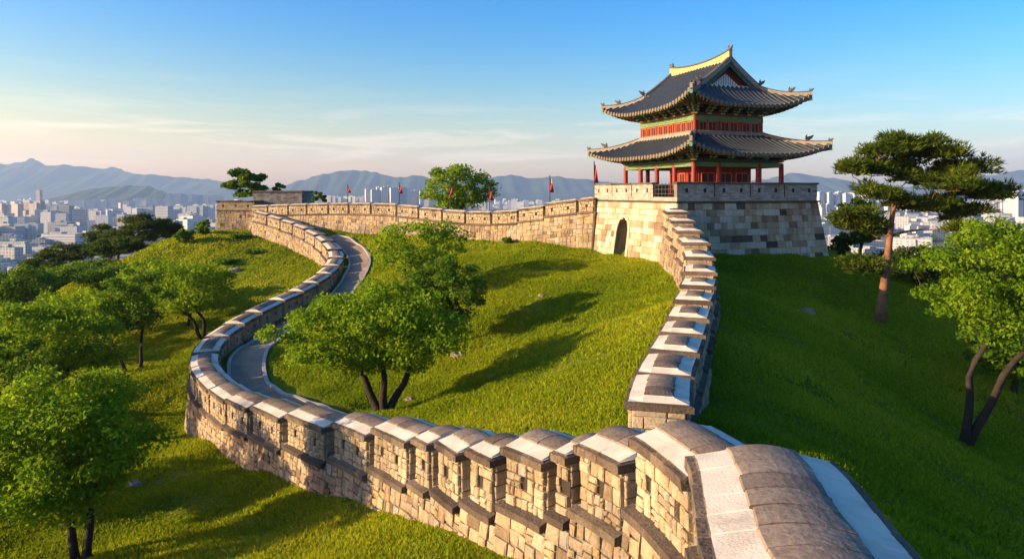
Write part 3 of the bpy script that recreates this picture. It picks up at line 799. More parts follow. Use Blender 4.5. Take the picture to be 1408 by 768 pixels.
# stones inside the doorway
rects = []; coursed(AC - AW, AC + AW, ZT - AZS - AH, hgt, .34, .5, rects, r3, .3)
lay(core, rects, lambda s, h, d: (-HB - .2 + DEP - .02 - d, s, ZT - h), 1, r3, gap=.006, depth=.03, bev=.012, jit=.005, rough=.008)
core.build('stone_base', ['mortar', 'tower_stone', 'path_paving'], base)
arch = MB(); ao = arch_pts(AW + .20, AH + .20)
for k in range(1, len(ap) - 2):
    q_ = [ap[k], ap[k + 1], ao[k + 1], ao[k]]
    c_ = [mpx(s, h, .07) for s, h in q_]; d_ = [mpx(s, h, -.25) for s, h in q_]
    arch.loft([d_, c_], 0, r3.uniform(.55, .85))
for (sa, sb) in ((AC - AW - .20, AC - AW), (AC + AW, AC + AW + .20)):
    h = ZT - AZS
    while h < hgt - .1:
        h2_ = min(h + .42, hgt); q_ = [(sa, h), (sb, h), (sb, h2_ - .012), (sa, h2_ - .012)]
        arch.loft([[mpx(s, y, -.25) for s, y in q_], [mpx(s, y, .07) for s, y in q_]], 0, r3.uniform(.55, .85)); h = h2_
arch.build('arch_surround', 'tower_stone', base)
led = MB()
for sd in ('x-', 'y-', 'x+', 'y+'):
    mp_ = local_box_face(HB, HB, sd, 0, ZT, 0); e_ = .12
    q_ = [mp_(-HB - e_ + .002, 0, e_), mp_(HB + e_ - .002, 0, e_), mp_(HB - .3, 0, -.3), mp_(-HB + .3, 0, -.3)]
    led.loft([[(x, y, ZT - .09) for x, y, _ in q_], [(x, y, ZT + .01) for x, y, _ in q_]], 0, r3.random())
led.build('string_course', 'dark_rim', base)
low = MB()
for sd in ('x-', 'y-', 'x+', 'y+'):
    mp_ = local_box_face(HB - .0, HB - .0, sd, 0, ZT + .22, 0); rects = []; coursed(-HB + .02, HB - .02, 0, .21, .075, .28, rects, r3, .15)
    lay(low, rects, mp_, 1, r3, gap=.004, depth=.0, bev=.006, jit=.002, rough=.004)
    q_ = [mp_(-HB + .03, 0, -.03), mp_(HB - .03, 0, -.03), mp_(HB - .33, 0, -.33), mp_(-HB + .33, 0, -.33)]
    low.loft([[(x, y, ZT + .012) for x, y, _ in q_], [(x, y, ZT + .215) for x, y, _ in q_]], 0)
low.build('parapet_footing', ['mortar', 'parapet_brick'], base)
PZ = ZT + .22; PH = .80
parapet_side(base, HB, HB, 'x-', PZ, PH, .30, 4, r3, skip_last=0)
parapet_side(base, HB, HB, 'y-', PZ, PH, .30, 4, r3)
parapet_side(base, HB, HB, 'x+', PZ, PH, .30, 4, r3)
parapet_side(base, HB, HB, 'y+', PZ, PH, .30, 4, r3)
rail = MB()                                     # iron rails in the open bay near the corner
ya, yb = -HB + .34, -HB / 2
for k in range(7):
    y = ya + (yb - ya) * k / 6; rail.bar((-HB + .15, y, PZ - .01), (-HB + .15, y, PZ + PH - .06), .035, .035, 0)
for z in (.18, .42, .66): rail.bar((-HB + .15, ya, PZ + z), (-HB + .15, yb, PZ + z), .03, .03, 0)
rail.build('railing', 'iron', base)

# corner bastion and grey turret at the far left
bx = (P(299, 276, 64).x + P(349, 276, 64).x) / 2
bas = thing('corner_bastion', (bx, 66.6, 0), 'squat sunlit stone bastion with small loopholes at the left end of the far wall', 'stone bastion')
hx, hy, zt, zb = 1.75, 2.6, -1.62, -4.6
c = MB(); core_box(c, hx, hy, zb, zt, .06); 
for sd, hl in (('y-', hx), ('x-', hy), ('x+', hy)):
    rects = []; split_rect(-hl, hl, .05, zt - zb, .09, rects, r3)
    lay(c, rects, local_box_face(hx, hy, sd, zb, zt, .06), 1, r3, gap=.008, depth=.04, bev=.02, jit=.012, rough=.015)
c.build('stone_body', ['mortar', 'wall_stone'], bas)
c = MB()
for sd, hl in (('y-', hx), ('x-', hy), ('x+', hy)):
    mp_ = local_box_face(hx, hy, sd, 0, zt, 0); q_ = [mp_(-hl - .09, 0, .09), mp_(hl + .09, 0, .09), mp_(hl - .3, 0, -.3), mp_(-hl + .3, 0, -.3)]
    c.loft([[(x, y, zt - .06) for x, y, _ in q_], [(x, y, zt + .01) for x, y, _ in q_]], 0)
c.build('string_course', 'dark_rim', bas)
for sd in ('y-', 'x-', 'x+'): parapet_side(bas, hx, hy, sd, zt + .01, .86, .3, 1, r3, holes=3, brick='merlon_stone')
tx = (P(347, 276, 66).x + P(415, 276, 66).x) / 2
tur = thing('stone_turret', (tx, 68.2, 0), 'dark grey brick turret block rising behind the far wall next to the corner bastion', 'stone turret')
hx, hy, zt, zb = 2.35, 2.0, .02, -4.4
c = MB(); core_box(c, hx, hy, zb, zt, .02)
for sd, hl in (('y-', hx), ('x-', hy), ('x+', hy)):
    rects = []; coursed(-hl, hl, .02, zt - zb, .15, .34, rects, r3, .2)
    lay(c, rects, local_box_face(hx, hy, sd, zb, zt, .02), 1, r3, gap=.006, depth=.02, bev=.01, jit=.004, rough=.006)
c.build('brick_body', ['mortar', 'turret_brick'], tur)
c = MB(); c.box((0, 0, zt + .06), (hx + .10, hy + .10, .055), 0, .4); c.box((0, 0, zt + .15), (hx - .02, hy - .02, .035), 0, .7); c.build('coping', 'dark_rim', tur)

# ------------------------------------------------------------------ pavilion
PC = Vector((11.5, 42.0, ZT))
pav = thing('pavilion', (PC.x, PC.y, PC.z + .012), 'red columned two storey pavilion with curved dark tile roofs on the stone tower base', 'pavilion', rz=TR)
def part(mb, name, mats, parent=pav, smooth=False): return mb.build(name, mats, parent, (0, 0, 0), smooth)
CA, CB = 3.7, 3.0
plin = MB(); plin.box((0, 0, .06), (CB + .55, CA + .55, .06), 0, .6); part(plin, 'plinth', 'parapet_brick')
ys = [-3.7, -1.85, 0, 1.85, 3.7]; xs = [-3.0, -1.35, 1.35, 3.0]
cols = [(x, y) for x in (-CB, CB) for y in ys] + [(x, y) for y in (-CA, CA) for x in xs[1:3]]
def column(x, y, z0, z1, r_, nm='column'):
    m = MB(); m.tube([(x, y, z0), (x, y, z0 + .4), (x, y, z1)], [r_ * 1.02, r_, r_ * .92], 14, 0)
    c = part(m, nm, 'red_paint', smooth=False)
    s = MB(); s.tube([(x, y, z0 - .02), (x, y, z0 + .1)], [r_ * 1.55, r_ * 1.35], 12, 0); part(s, 'base_stone', 'kerb_stone', c)
    return c
for x, y in cols: column(x, y, .12, 2.12, .145)
# beams round the open storey
def beam_ring(hx, hy, z, h, th, nm, mat):
    for (a, b) in (((-hx, -hy), (-hx, hy)), ((hx, -hy), (hx, hy)), ((-hx + .1, -hy), (hx - .1, -hy)), ((-hx + .1, hy), (hx - .1, hy))):
        m = MB(); m.bar((*a, z), (*b, z), th, h, 0); part(m, nm, mat)
beam_ring(CB, CA, 2.02, .26, .16, 'painted_beam', 'painted_beam')
beam_ring(CB, CA, 2.24, .12, .26, 'plate_beam', 'dark_green')
# inner room
def panel_wall(x0, y0, x1, y1, z0, z1, n, win_z0, win_z1, wins, nm='panel_wall', wmat='orange_paint'):
    m = MB(); m.bar((x0, y0, (z0 + z1) / 2), (x1, y1, (z0 + z1) / 2), .10, z1 - z0, 0); pw_ = part(m, nm, 'red_paint')
    d = Vector((x1 - x0, y1 - y0, 0)); ln = d.length; d.normalize(); nrm_ = Vector((d.y, -d.x, 0))
    for k in range(n):
        a = ln * k / n; b = ln * (k + 1) / n; w_ = (b - a - .24) / wins
        for j in range(wins):
            c0 = a + .12 + w_ * (j + .5); p = Vector((x0, y0, 0)) + d * c0 + nrm_ * .07
            fr = MB(); zc = (win_z0 + win_z1) / 2; hz = (win_z1 - win_z0) / 2; hw_ = w_ / 2 - .035
            for (u0, u1, v0, v1) in ((-hw_, hw_, hz - .05, hz), (-hw_, hw_, -hz, -hz + .05), (-hw_, -hw_ + .05, -hz + .05, hz - .05), (hw_ - .05, hw_, -hz + .05, hz - .05), (-.015, .015, -hz + .05, hz - .05)):
                q_ = [p + d * u0, p + d * u1]
                vs = []
                for z in (zc + v0, zc + v1):
                    for off in (-.03, .03): vs += [tuple(q_[0] + nrm_ * off + Vector((0, 0, z))), tuple(q_[1] + nrm_ * off + Vector((0, 0, z)))]
                fr.add(vs, [(0, 1, 3, 2), (4, 6, 7, 5), (2, 3, 7, 6), (0, 4, 5, 1), (1, 5, 7, 3), (0, 2, 6, 4)], 0)
            wo_ = part(fr, 'window', wmat, pw_)
            sh = MB(); sh.bar(p - d * (hw_ - .05) + Vector((0, 0, zc)), p + d * (hw_ - .05) + Vector((0, 0, zc)), .03, 2 * hz - .1, 0)
            sh.build('shutter', 'shutter', pw_, (0, 0, 0))
    return pw_
RX0, RX1, RY0, RY1 = -1.95, 1.75, -2.55, .15
panel_wall(RX0, RY1, RX0, RY0, .12, 2.1, 3, .35, 1.6, 1, 'room_wall')
panel_wall(RX0 + .06, RY0, RX1 - .06, RY0, .12, 2.1, 3, .35, 1.6, 1, 'room_wall')
panel_wall(RX1, RY0, RX1, RY1, .12, 2.1, 3, .35, 1.6, 1, 'room_wall')
panel_wall(RX1 - .06, RY1, RX0 + .06, RY1, .12, 2.1, 3, .35, 1.6, 1, 'room_wall')
ce = MB(); ce.box((0, 0, 2.40), (CB - .02, CA - .02, .04), 0); part(ce, 'ceiling', 'soffit')

def bracket(x, y, z, dx, dy, sc_=1.0):
    """stacked bracket arms stepping outwards from a column head"""
    m = MB(); d = Vector((dx, dy, 0)).normalized(); sd = Vector((-d.y, d.x, 0)); p = Vector((x, y, z))
    m.box(tuple(p + Vector((0, 0, .05))), (.13 * sc_, .13 * sc_, .05), 1, rz=math.atan2(d.y, d.x))
    for k in range(3):
        zz = z + .13 + .13 * k; ln = (.24 + .20 * k) * sc_
        m.bar(p + d * -.25 + Vector((0, 0, zz - z)), p + d * ln + Vector((0, 0, zz - z + .03)), .075 * sc_, .10, 0)
        tip = p + d * ln + Vector((0, 0, zz - z + .03))
        m.bar(tip, tip + d * .14 * sc_ + Vector((0, 0, .085)), .06 * sc_, .06, 1)
        m.bar(p + d * (ln - .08) - sd * (.20 + .05 * k) * sc_ + Vector((0, 0, zz - z)), p + d * (ln - .08) + sd * (.20 + .05 * k) * sc_ + Vector((0, 0, zz - z)), .07, .09, 2)
        for e_ in (-1, 1):
            m.box(tuple(p + d * (ln - .08) + sd * e_ * (.17 + .05 * k) * sc_ + Vector((0, 0, zz - z + .075))), (.05, .05, .03), 1)
    part(m, 'bracket', ['green_paint', 'ochre_paint', 'dark_green'])
def bracket_set(hx, hy, z, nxm, nym, sc_):
    for sx_ in (-1, 1):
        for k in range(nym + 1):
            y = -hy + 2 * hy * k / nym
            if 0 < k < nym: bracket(sx_ * hx, y, z, sx_, 0, sc_)
    for sy in (-1, 1):
        for k in range(nxm + 1):
            x = -hx + 2 * hx * k / nxm
            if 0 < k < nxm: bracket(x, sy * hy, z, 0, sy, sc_)
    for sx_ in (-1, 1):
        for sy in (-1, 1):
            bracket(sx_ * hx, sy * hy, z, sx_, sy, sc_ * 1.35)
bracket_set(CB, CA, 2.22, 5, 7, .9)

# ---- roofs
def gfun(t): return .60 * t + .40 * t * t
class Roof:
    def __init__(s, B, A, Bi, Ai, ze, zt, lift): s.B, s.A, s.Bi, s.Ai, s.ze, s.zt, s.l = B, A, Bi, Ai, ze, zt, lift
    def pt(s, side, q_, t, up=0.0):
        """side 'x'/'y' and sign; q in -1..1 along that side; t 0 eave .. 1 top"""
        ax, sg = side
        ex = s.B - t * (s.B - s.Bi); ey = s.A - t * (s.A - s.Ai)
        c = abs(q_); l_ = s.l * (c ** 3.2) * (1 - t) ** 1.4; out = .10 * s.l * c ** 4 * (1 - t)
        inw = -.16 * (1 - c ** 2) * (1 - t)
        z = s.ze + (s.zt - s.ze) * gfun(t) + l_ + up
        if ax == 'x': return (sg * (ex + out + inw), q_ * (ey + out), z)
        return (q_ * (ex + out), sg * (ey + out + inw), z)
def roof_sheet(rf, name, th=.09):
    m = MB(); nq, ntt = 24, 9
    for side in (('x', 1), ('x', -1), ('y', 1), ('y', -1)):
        g = []
        for up in (0, -th):
            for i in range(ntt + 1):
                t = i / ntt
                for k in range(nq + 1): g.append(rf.pt(side, -1 + 2 * k / nq, t, up))
        n1 = (ntt + 1) * (nq + 1); fs, ms = [], []
        for i in range(ntt):
            for k in range(nq):
                a = i * (nq + 1) + k; q_ = (a, a + 1, a + nq + 2, a + nq + 1)
                fs.append(q_); ms.append(0); fs.append(tuple(x + n1 for x in q_[::-1])); ms.append(1)
        for k in range(nq): fs.append((k, k + n1, k + 1 + n1, k + 1)); ms.append(2)
        m.add(g, fs, ms)
    return m
def tile_rows(m, e, rf, spacing=.32, rad=.10, tmax=1.0):
    """cover tiles: half round rows down each slope; e collects the round end tiles"""
    for side in (('x', 1), ('x', -1), ('y', 1), ('y', -1)):
        half, halfi = (rf.A, rf.Ai) if side[0] == 'x' else (rf.B, rf.Bi)
        n = int(2 * half / spacing)
        for k in range(n + 1):
            u = -half + (2 * half) * (k + .5) / (n + 1)
            tm_ = min(tmax, (half - abs(u)) / max(1e-6, half - halfi)) if abs(u) > halfi else tmax
            if tm_ < .03: continue
            ns = max(3, int(9 * tm_) + 1); rings = []
            for i in range(ns + 1):
                t = tm_ * i / ns; ext = half - t * (half - halfi); q_ = max(-1, min(1, u / ext)); p = Vector(rf.pt(side, q_, t))
                ax = Vector((0, 1, 0)) if side[0] == 'x' else Vector((1, 0, 0))
                rings.append([p + ax * (rad * math.cos(a_)) + Vector((0, 0, rad * 1.15 * math.sin(a_) + .002)) for a_ in [math.pi * j / 5 for j in range(6)]])
            m.loft(rings, 0, closed=False)
            p = Vector(rf.pt(side, max(-1, min(1, u / half)), 0)); o_ = Vector((side[1], 0, 0)) if side[0] == 'x' else Vector((0, side[1], 0)); ax = Vector((0, 1, 0)) if side[0] == 'x' else Vector((1, 0, 0))
            c0, c1 = p + Vector((0, 0, -.01)), p + o_ * .05 + Vector((0, 0, -.02))
            rr = rad * 1.2
            e.loft([[c0 + ax * rr * math.cos(2 * math.pi * j / 8) + Vector((0, 0, rr * math.sin(2 * math.pi * j / 8))) for j in range(8)],
                    [c1 + ax * rr * math.cos(2 * math.pi * j / 8) + Vector((0, 0, rr * math.sin(2 * math.pi * j / 8))) for j in range(8)]], 0)
def rafters(rf, wx, wy, z_in, spacing=.24):
    m = MB()
    for side in (('x', 1), ('x', -1), ('y', 1), ('y', -1)):
        half, inner_ = (rf.A, wy) if side[0] == 'x' else (rf.B, wx)
        n = int(2 * half / spacing)
        for k in range(n + 1):
            q_ = -1 + 2 * (k + .5) / (n + 1)
            a = Vector(rf.pt(side, q_, .035, -.15))
            b = Vector((side[1] * wx, q_ * wy, z_in)) if side[0] == 'x' else Vector((q_ * wx, side[1] * wy, z_in))
            m.bar(b, a, .085, .085, 0)
            a2 = Vector(rf.pt(side, q_, .01, -.125)); b2 = a + (b - a) * .35 + Vector((0, 0, .05))
            m.bar(b2, a2, .07, .055, 1)
    return m
def ridge_line(pts, w_, h_, name, parent, mats=('ridge_plaster', 'ridge_top')):
    m = MB(); rings = []; pts = [Vector(p) for p in pts]
    for i, p in enumerate(pts):
        d = (pts[min(i + 1, len(pts) - 1)] - pts[max(0, i - 1)]); d.z = 0; d.normalize(); s_ = Vector((-d.y, d.x, 0)) * w_ / 2
        rings.append([p - s_ - Vector((0, 0, .08)), p + s_ - Vector((0, 0, .08)), p + s_ * .9 + Vector((0, 0, h_ * .78)), p + s_ * 1.25 + Vector((0, 0, h_ * .80)), p + s_ * .8 + Vector((0, 0, h_)), p - s_ * .8 + Vector((0, 0, h_)), p - s_ * 1.25 + Vector((0, 0, h_ * .80)), p - s_ * .9 + Vector((0, 0, h_ * .78))])
    m.loft(rings, [0, 0, 1, 1, 1, 1, 1, 0]); return m.build(name, list(mats), parent)
def ornament(p, d, sc_, name='ridge_ornament', parent=pav):
    """upturned dark finial, nose pointing along d"""
    d = Vector((d[0], d[1], 0)).normalized(); p = Vector(p); m = MB()
    m.tube([p - d * .12 * sc_, p + d * .02 * sc_ + Vector((0, 0, .08 * sc_)), p + d * .16 * sc_ + Vector((0, 0, .14 * sc_)), p + d * .30 * sc_ + Vector((0, 0, .26 * sc_))], [.10 * sc_, .12 * sc_, .085 * sc_, .02 * sc_], 7)
    m.tube([p - d * .02 * sc_ + Vector((0, 0, .05 * sc_)), p - d * .10 * sc_ + Vector((0, 0, .20 * sc_)), p - d * .04 * sc_ + Vector((0, 0, .30 * sc_))], [.08 * sc_, .06 * sc_, .02 * sc_], 6)
    m.build(name, 'ornament_tile', parent)

LZ0 = 2.50; UW_X, UW_Y = 2.3, 2.8; LZT = 3.80
lr = Roof(4.62, 5.75, UW_X, UW_Y, LZ0, LZT, .62)
m = roof_sheet(lr, 'lower_roof'); e_ = MB(); tile_rows(m, e_, lr)
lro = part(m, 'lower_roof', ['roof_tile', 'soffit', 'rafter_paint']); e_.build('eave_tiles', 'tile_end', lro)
part(rafters(lr, CB - .1, CA - .1, 2.62), 'rafters', ['rafter_paint', 'green_paint'])
for sx_ in (-1, 1):
    for sy in (-1, 1):
        pts = []
        for k in range(11):
            t = 1 - k / 10; p = lr.pt(('x', sx_), sy, t, .06); pts.append(p)
        ridge_line(pts, .16, .19, 'hip_ridge', pav)
        d = (sx_ * .7, sy * .7); ornament(lr.pt(('x', sx_), sy, .33, .28), d, 1.0); ornament(lr.pt(('x', sx_), sy, .03, .22), d, .6)
        m = MB(); c = Vector(lr.pt(('x', sx_), sy, 0, -.20)); m.bar(Vector((sx_ * CB, sy * CA, 2.6)), c, .16, .18, 0); m.build('hip_rafter', 'green_paint', pav)
for a, b in (((-UW_X - .12, -UW_Y - .12), (-UW_X - .12, UW_Y + .12)), ((UW_X + .12, -UW_Y - .12), (UW_X + .12, UW_Y + .12)), ((-UW_X, -UW_Y - .12), (UW_X, -UW_Y - .12)), ((-UW_X, UW_Y + .12), (UW_X, UW_Y + .12))):
    ridge_line([(*a, LZT - .05), (*b, LZT - .05)], .16, .22, 'roof_collar', pav, ('ridge_plaster', 'ridge_plaster'))
# upper storey
UZ0, UZ1 = 3.72, 5.02
panel_wall(-UW_X, UW_Y, -UW_X, -UW_Y, UZ0, UZ1, 3, 3.92, 4.50, 3, 'storey_wall')
panel_wall(-UW_X + .06, -UW_Y, UW_X - .06, -UW_Y, UZ0, UZ1, 3, 3.92, 4.50, 2, 'storey_wall')
panel_wall(UW_X, -UW_Y, UW_X, UW_Y, UZ0, UZ1, 3, 3.92, 4.50, 3, 'storey_wall')
panel_wall(UW_X - .06, UW_Y, -UW_X + .06, UW_Y, UZ0, UZ1, 3, 3.92, 4.50, 2, 'storey_wall')
for x, y in [(sx_ * UW_X, UW_Y * (-1 + 2 * k / 3)) for sx_ in (-1, 1) for k in range(4)] + [(UW_X * (-1 + 2 * k / 3), sy * UW_Y) for sy in (-1, 1) for k in (1, 2)]:
    m = MB(); m.tube([(x, y, UZ0), (x, y, UZ1 + .05)], .12, 12); part(m, 'column', 'red_paint')
beam_ring(UW_X + .06, UW_Y + .06, 4.66, .28, .13, 'painted_beam', 'painted_beam')
beam_ring(UW_X, UW_Y, 4.86, .10, .28, 'plate_beam', 'dark_green')
bracket_set(UW_X, UW_Y, 4.90, 5, 6, .95)
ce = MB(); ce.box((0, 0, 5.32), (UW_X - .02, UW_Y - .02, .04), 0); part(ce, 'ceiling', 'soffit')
UZE, GZ, RZ, GB, RG = 5.26, 6.48, 8.05, 2.05, 2.95
ur = Roof(4.0, 4.9, GB, RG, UZE, GZ, .72)
m = roof_sheet(ur, 'upper_roof'); e_ = MB(); tile_rows(m, e_, ur)
def upper(x): t = 1 - abs(x) / GB; return GZ + (RZ - GZ) * (.86 * t + .14 * t * t)
nseg = 8
for sx_ in (-1, 1):
    g = []; 
    for i in range(nseg + 1):
        x = GB * (1 - i / nseg)
        for y in (-RG, RG): g.append((sx_ * x, y, upper(x) + .02 * math.sin(math.pi * i / nseg)))
        for y in (-RG, RG): g.append((sx_ * x, y, upper(x) - .09))
    fs = []
    for i in range(nseg):
        a = i * 4; fs += [(a, a + 1, a + 5, a + 4), (a + 2, a + 6, a + 7, a + 3), (a, a + 4, a + 6, a + 2), (a + 1, a + 3, a + 7, a + 5)]
    m.add(g, fs, 0)
    n = int(2 * RG / .32)
    for k in range(n + 1):
        y = -RG + 2 * RG * (k + .5) / (n + 1); rings = []
        for i in range(nseg + 1):
            x = GB * (1 - i / nseg); rings.append([Vector((sx_ * x, y + 0.10 * math.cos(a_), upper(x) + .115 * math.sin(a_) + .004)) for a_ in [math.pi * j / 5 for j in range(6)]])
        m.loft(rings, 0, closed=False)
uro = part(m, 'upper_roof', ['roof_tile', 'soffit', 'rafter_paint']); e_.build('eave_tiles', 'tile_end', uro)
part(rafters(ur, UW_X - .1, UW_Y - .1, 5.50), 'rafters', ['rafter_paint', 'green_paint'])
for sx_ in (-1, 1):
    for sy in (-1, 1):
        ridge_line([ur.pt(('x', sx_), sy, 1 - k / 10, .06) for k in range(11)], .16, .20, 'hip_ridge', pav)
        ridge_line([(sx_ * GB * k / 8, sy * (RG - .02), upper(GB * k / 8) + .03) for k in range(9)], .20, .26, 'descending_ridge', pav)
        d = (sx_ * .7, sy * .7); ornament(ur.pt(('x', sx_), sy, .96, .34), (sx_, 0), .95); ornament(ur.pt(('x', sx_), sy, .40, .28), d, .9); ornament(ur.pt(('x', sx_), sy, .03, .24), d, .6)
        m = MB(); c = Vector(ur.pt(('x', sx_), sy, 0, -.20)); m.bar(Vector((sx_ * UW_X, sy * UW_Y, 5.5)), c, .16, .18, 0); m.build('hip_rafter', 'green_paint', pav)
for sy in (-1, 1):
    yb = sy * (RG - .42); g = MB()
    pts = [(-GB * .86, yb, GZ + .02), (GB * .86, yb, GZ + .02), (0, yb, RZ - .22)]
    p2 = [(x, y - sy * .08, z) for x, y, z in pts]; g.loft([pts, p2], 0); go = g.build('gable', 'red_paint', pav)
    w_ = MB(); yb2 = yb + sy * .03; pts = [(-GB * .50, yb2, GZ + .12), (GB * .50, yb2, GZ + .12), (0, yb2, RZ - .72)]
    p2 = [(x, y - sy * .05, z) for x, y, z in pts]; w_.loft([pts, p2], 0); w_.build('gable_panel', 'gable_white', go)
    sl = MB()
    for k in range(-5, 6):
        x = k * .16; top = RZ - .72 - abs(x) / (GB * .5) * (RZ - .72 - GZ - .12)
        if top > GZ + .2: sl.bar((x, yb2 + sy * .012, GZ + .13), (x, yb2 + sy * .012, top - .03), .025, .02, 0)
    sl.build('gable_slats', 'shutter', go)
    for sx_ in (-1, 1):
        b = MB(); n = 8; rings = []
        for k in range(n + 1):
            x = GB * 1.0 * k / n; z = upper(x) - .10; y = sy * (RG - .06)
            rings.append([(sx_ * x, y, z), (sx_ * x, y + sy * .05, z), (sx_ * x, y + sy * .05, z - .24), (sx_ * x, y, z - .24)])
        b.loft(rings, 0); b.build('bargeboard', 'dark_green', go)
        t_ = MB()
        for k in range(12):
            x = GB * (k + .6) / 12.3; z = upper(x) - .11
            t_.tube([(sx_ * x, sy * (RG - .05), z + .07), (sx_ * x, sy * (RG + .05), z + .06)], .07, 8)
        t_.build('verge_tiles', 'tile_end', go)
    ridge_line([(-GB * .95, sy * (RG - .22), GZ + .0), (GB * .95, sy * (RG - .22), GZ + .0)], .14, .16, 'roof_collar', pav, ('gable_white', 'gable_white'))
ridge_line([(0, RG * (-1 + 2 * k / 14) * 1.02, RZ - .16 + .30 * (abs(-1 + 2 * k / 14)) ** 2.2) for k in range(15)], .24, .50, 'main_ridge', pav, ('main_ridge_plaster', 'ridge_top'))
for sy in (-1, 1): ornament((0, sy * (RG - .05), RZ + .58), (0, sy), 1.0)
# ------------------------------------------------------------------ trees
def clump_leaves(cent, rad, flat, n, size, r, up=.3, elong=1.6):
    """n leaf quads for each clump; returns verts (n*k*4,3) and clump index"""
    k = len(cent); c = np.repeat(cent, n, 0); rr = np.repeat(rad, n)
    d = r.normal(size=(k * n, 3)); d /= np.linalg.norm(d, axis=1)[:, None]
    u = r.random(k * n) ** .45
    p = d * (u * rr)[:, None]; p[:, 2] *= flat
    # lumpy outline
    p[:, 2] -= .22 * (p[:, 0] ** 2 + p[:, 1] ** 2) / np.maximum(rr, .05)
    c = c + p
    nrm_ = r.normal(size=(k * n, 3)) * (1 - up) + np.array([0, 0, up]) + d * .55
    nrm_ /= np.linalg.norm(nrm_, axis=1)[:, None]
    a = np.cross(nrm_, r.normal(size=(k * n, 3))); a /= np.maximum(np.linalg.norm(a, axis=1), 1e-6)[:, None]
    b = np.cross(nrm_, a)
    s = size * r.uniform(.4, 1.5, k * n)
    A = a * (s * elong)[:, None] * .5; B = b * s[:, None] * .5
    v = np.stack([c - A, c + B * .9 - A * .1, c + A, c - B * .9 - A * .1], 1).reshape(-1, 3)
    return v, np.repeat(np.arange(k), n)

def needle_tufts(cent, rad, flat, n, size, r):
    """pine: short needle fans pointing up and out"""
    k = len(cent); c = np.repeat(cent, n, 0); rr = np.repeat(rad, n)
    d = r.normal(size=(k * n, 3)); d /= np.linalg.norm(d, axis=1)[:, None]
    p = d * (r.random(k * n) ** .5 * rr)[:, None]; p[:, 2] = np.abs(p[:, 2]) * flat * 1.3 - .25 * flat * rr * (np.hypot(p[:, 0], p[:, 1]) / rr) ** 2
    c = c + p
    c = np.repeat(c, 3, 0); dr = np.repeat(d * np.array([1, 1, .5]) + np.array([0, 0, .55]), 3, 0) + r.normal(size=(k * n * 3, 3)) * .45
    dr /= np.linalg.norm(dr, axis=1)[:, None]
    sd = np.cross(dr, r.normal(size=dr.shape)); sd /= np.maximum(np.linalg.norm(sd, axis=1), 1e-6)[:, None]
    s = (size * r.uniform(.7, 1.3, len(dr)))[:, None]
    v = np.stack([c - sd * s * .11, c + sd * s * .11, c + dr * s], 1).reshape(-1, 3)
    return v, np.repeat(np.arange(k), n * 3)

def grow(targets, starts, r, twig=.02, bend=.15, mb=None, rad0=None):
    """connect every target to the nearest earlier node; returns limbs"""
    nodes_ = [(Vector(p), q_) for p, q_ in starts]
    limbs = []
    for t in sorted(targets, key=lambda t: (t - nodes_[0][0]).length):
        best = min(range(len(nodes_)), key=lambda i: (nodes_[i][0] - t).length + (.9 if nodes_[i][0].z > t.z else 0) * abs(nodes_[i][0].z - t.z) * 2)
        a, ra = nodes_[best]; ln = (t - a).length
        if ln < .03: continue
        rb = max(twig * .5, min(ra * .72, twig + ln * .012)); pts, rd = [], []
        off = Vector((r.uniform(-1, 1), r.uniform(-1, 1), r.uniform(-.2, .9))) * ln * bend
        nn = 4
        for k in range(nn + 1):
            f = k / nn; pts.append(a.lerp(t, f) + off * math.sin(f * math.pi) * (1 - f * .3)); rd.append(rb + (twig * .45 - rb) * f)
        limbs.append((pts, rd))
        for k in (2, 3, 4): nodes_.append((pts[k], rd[k]))
    return limbs

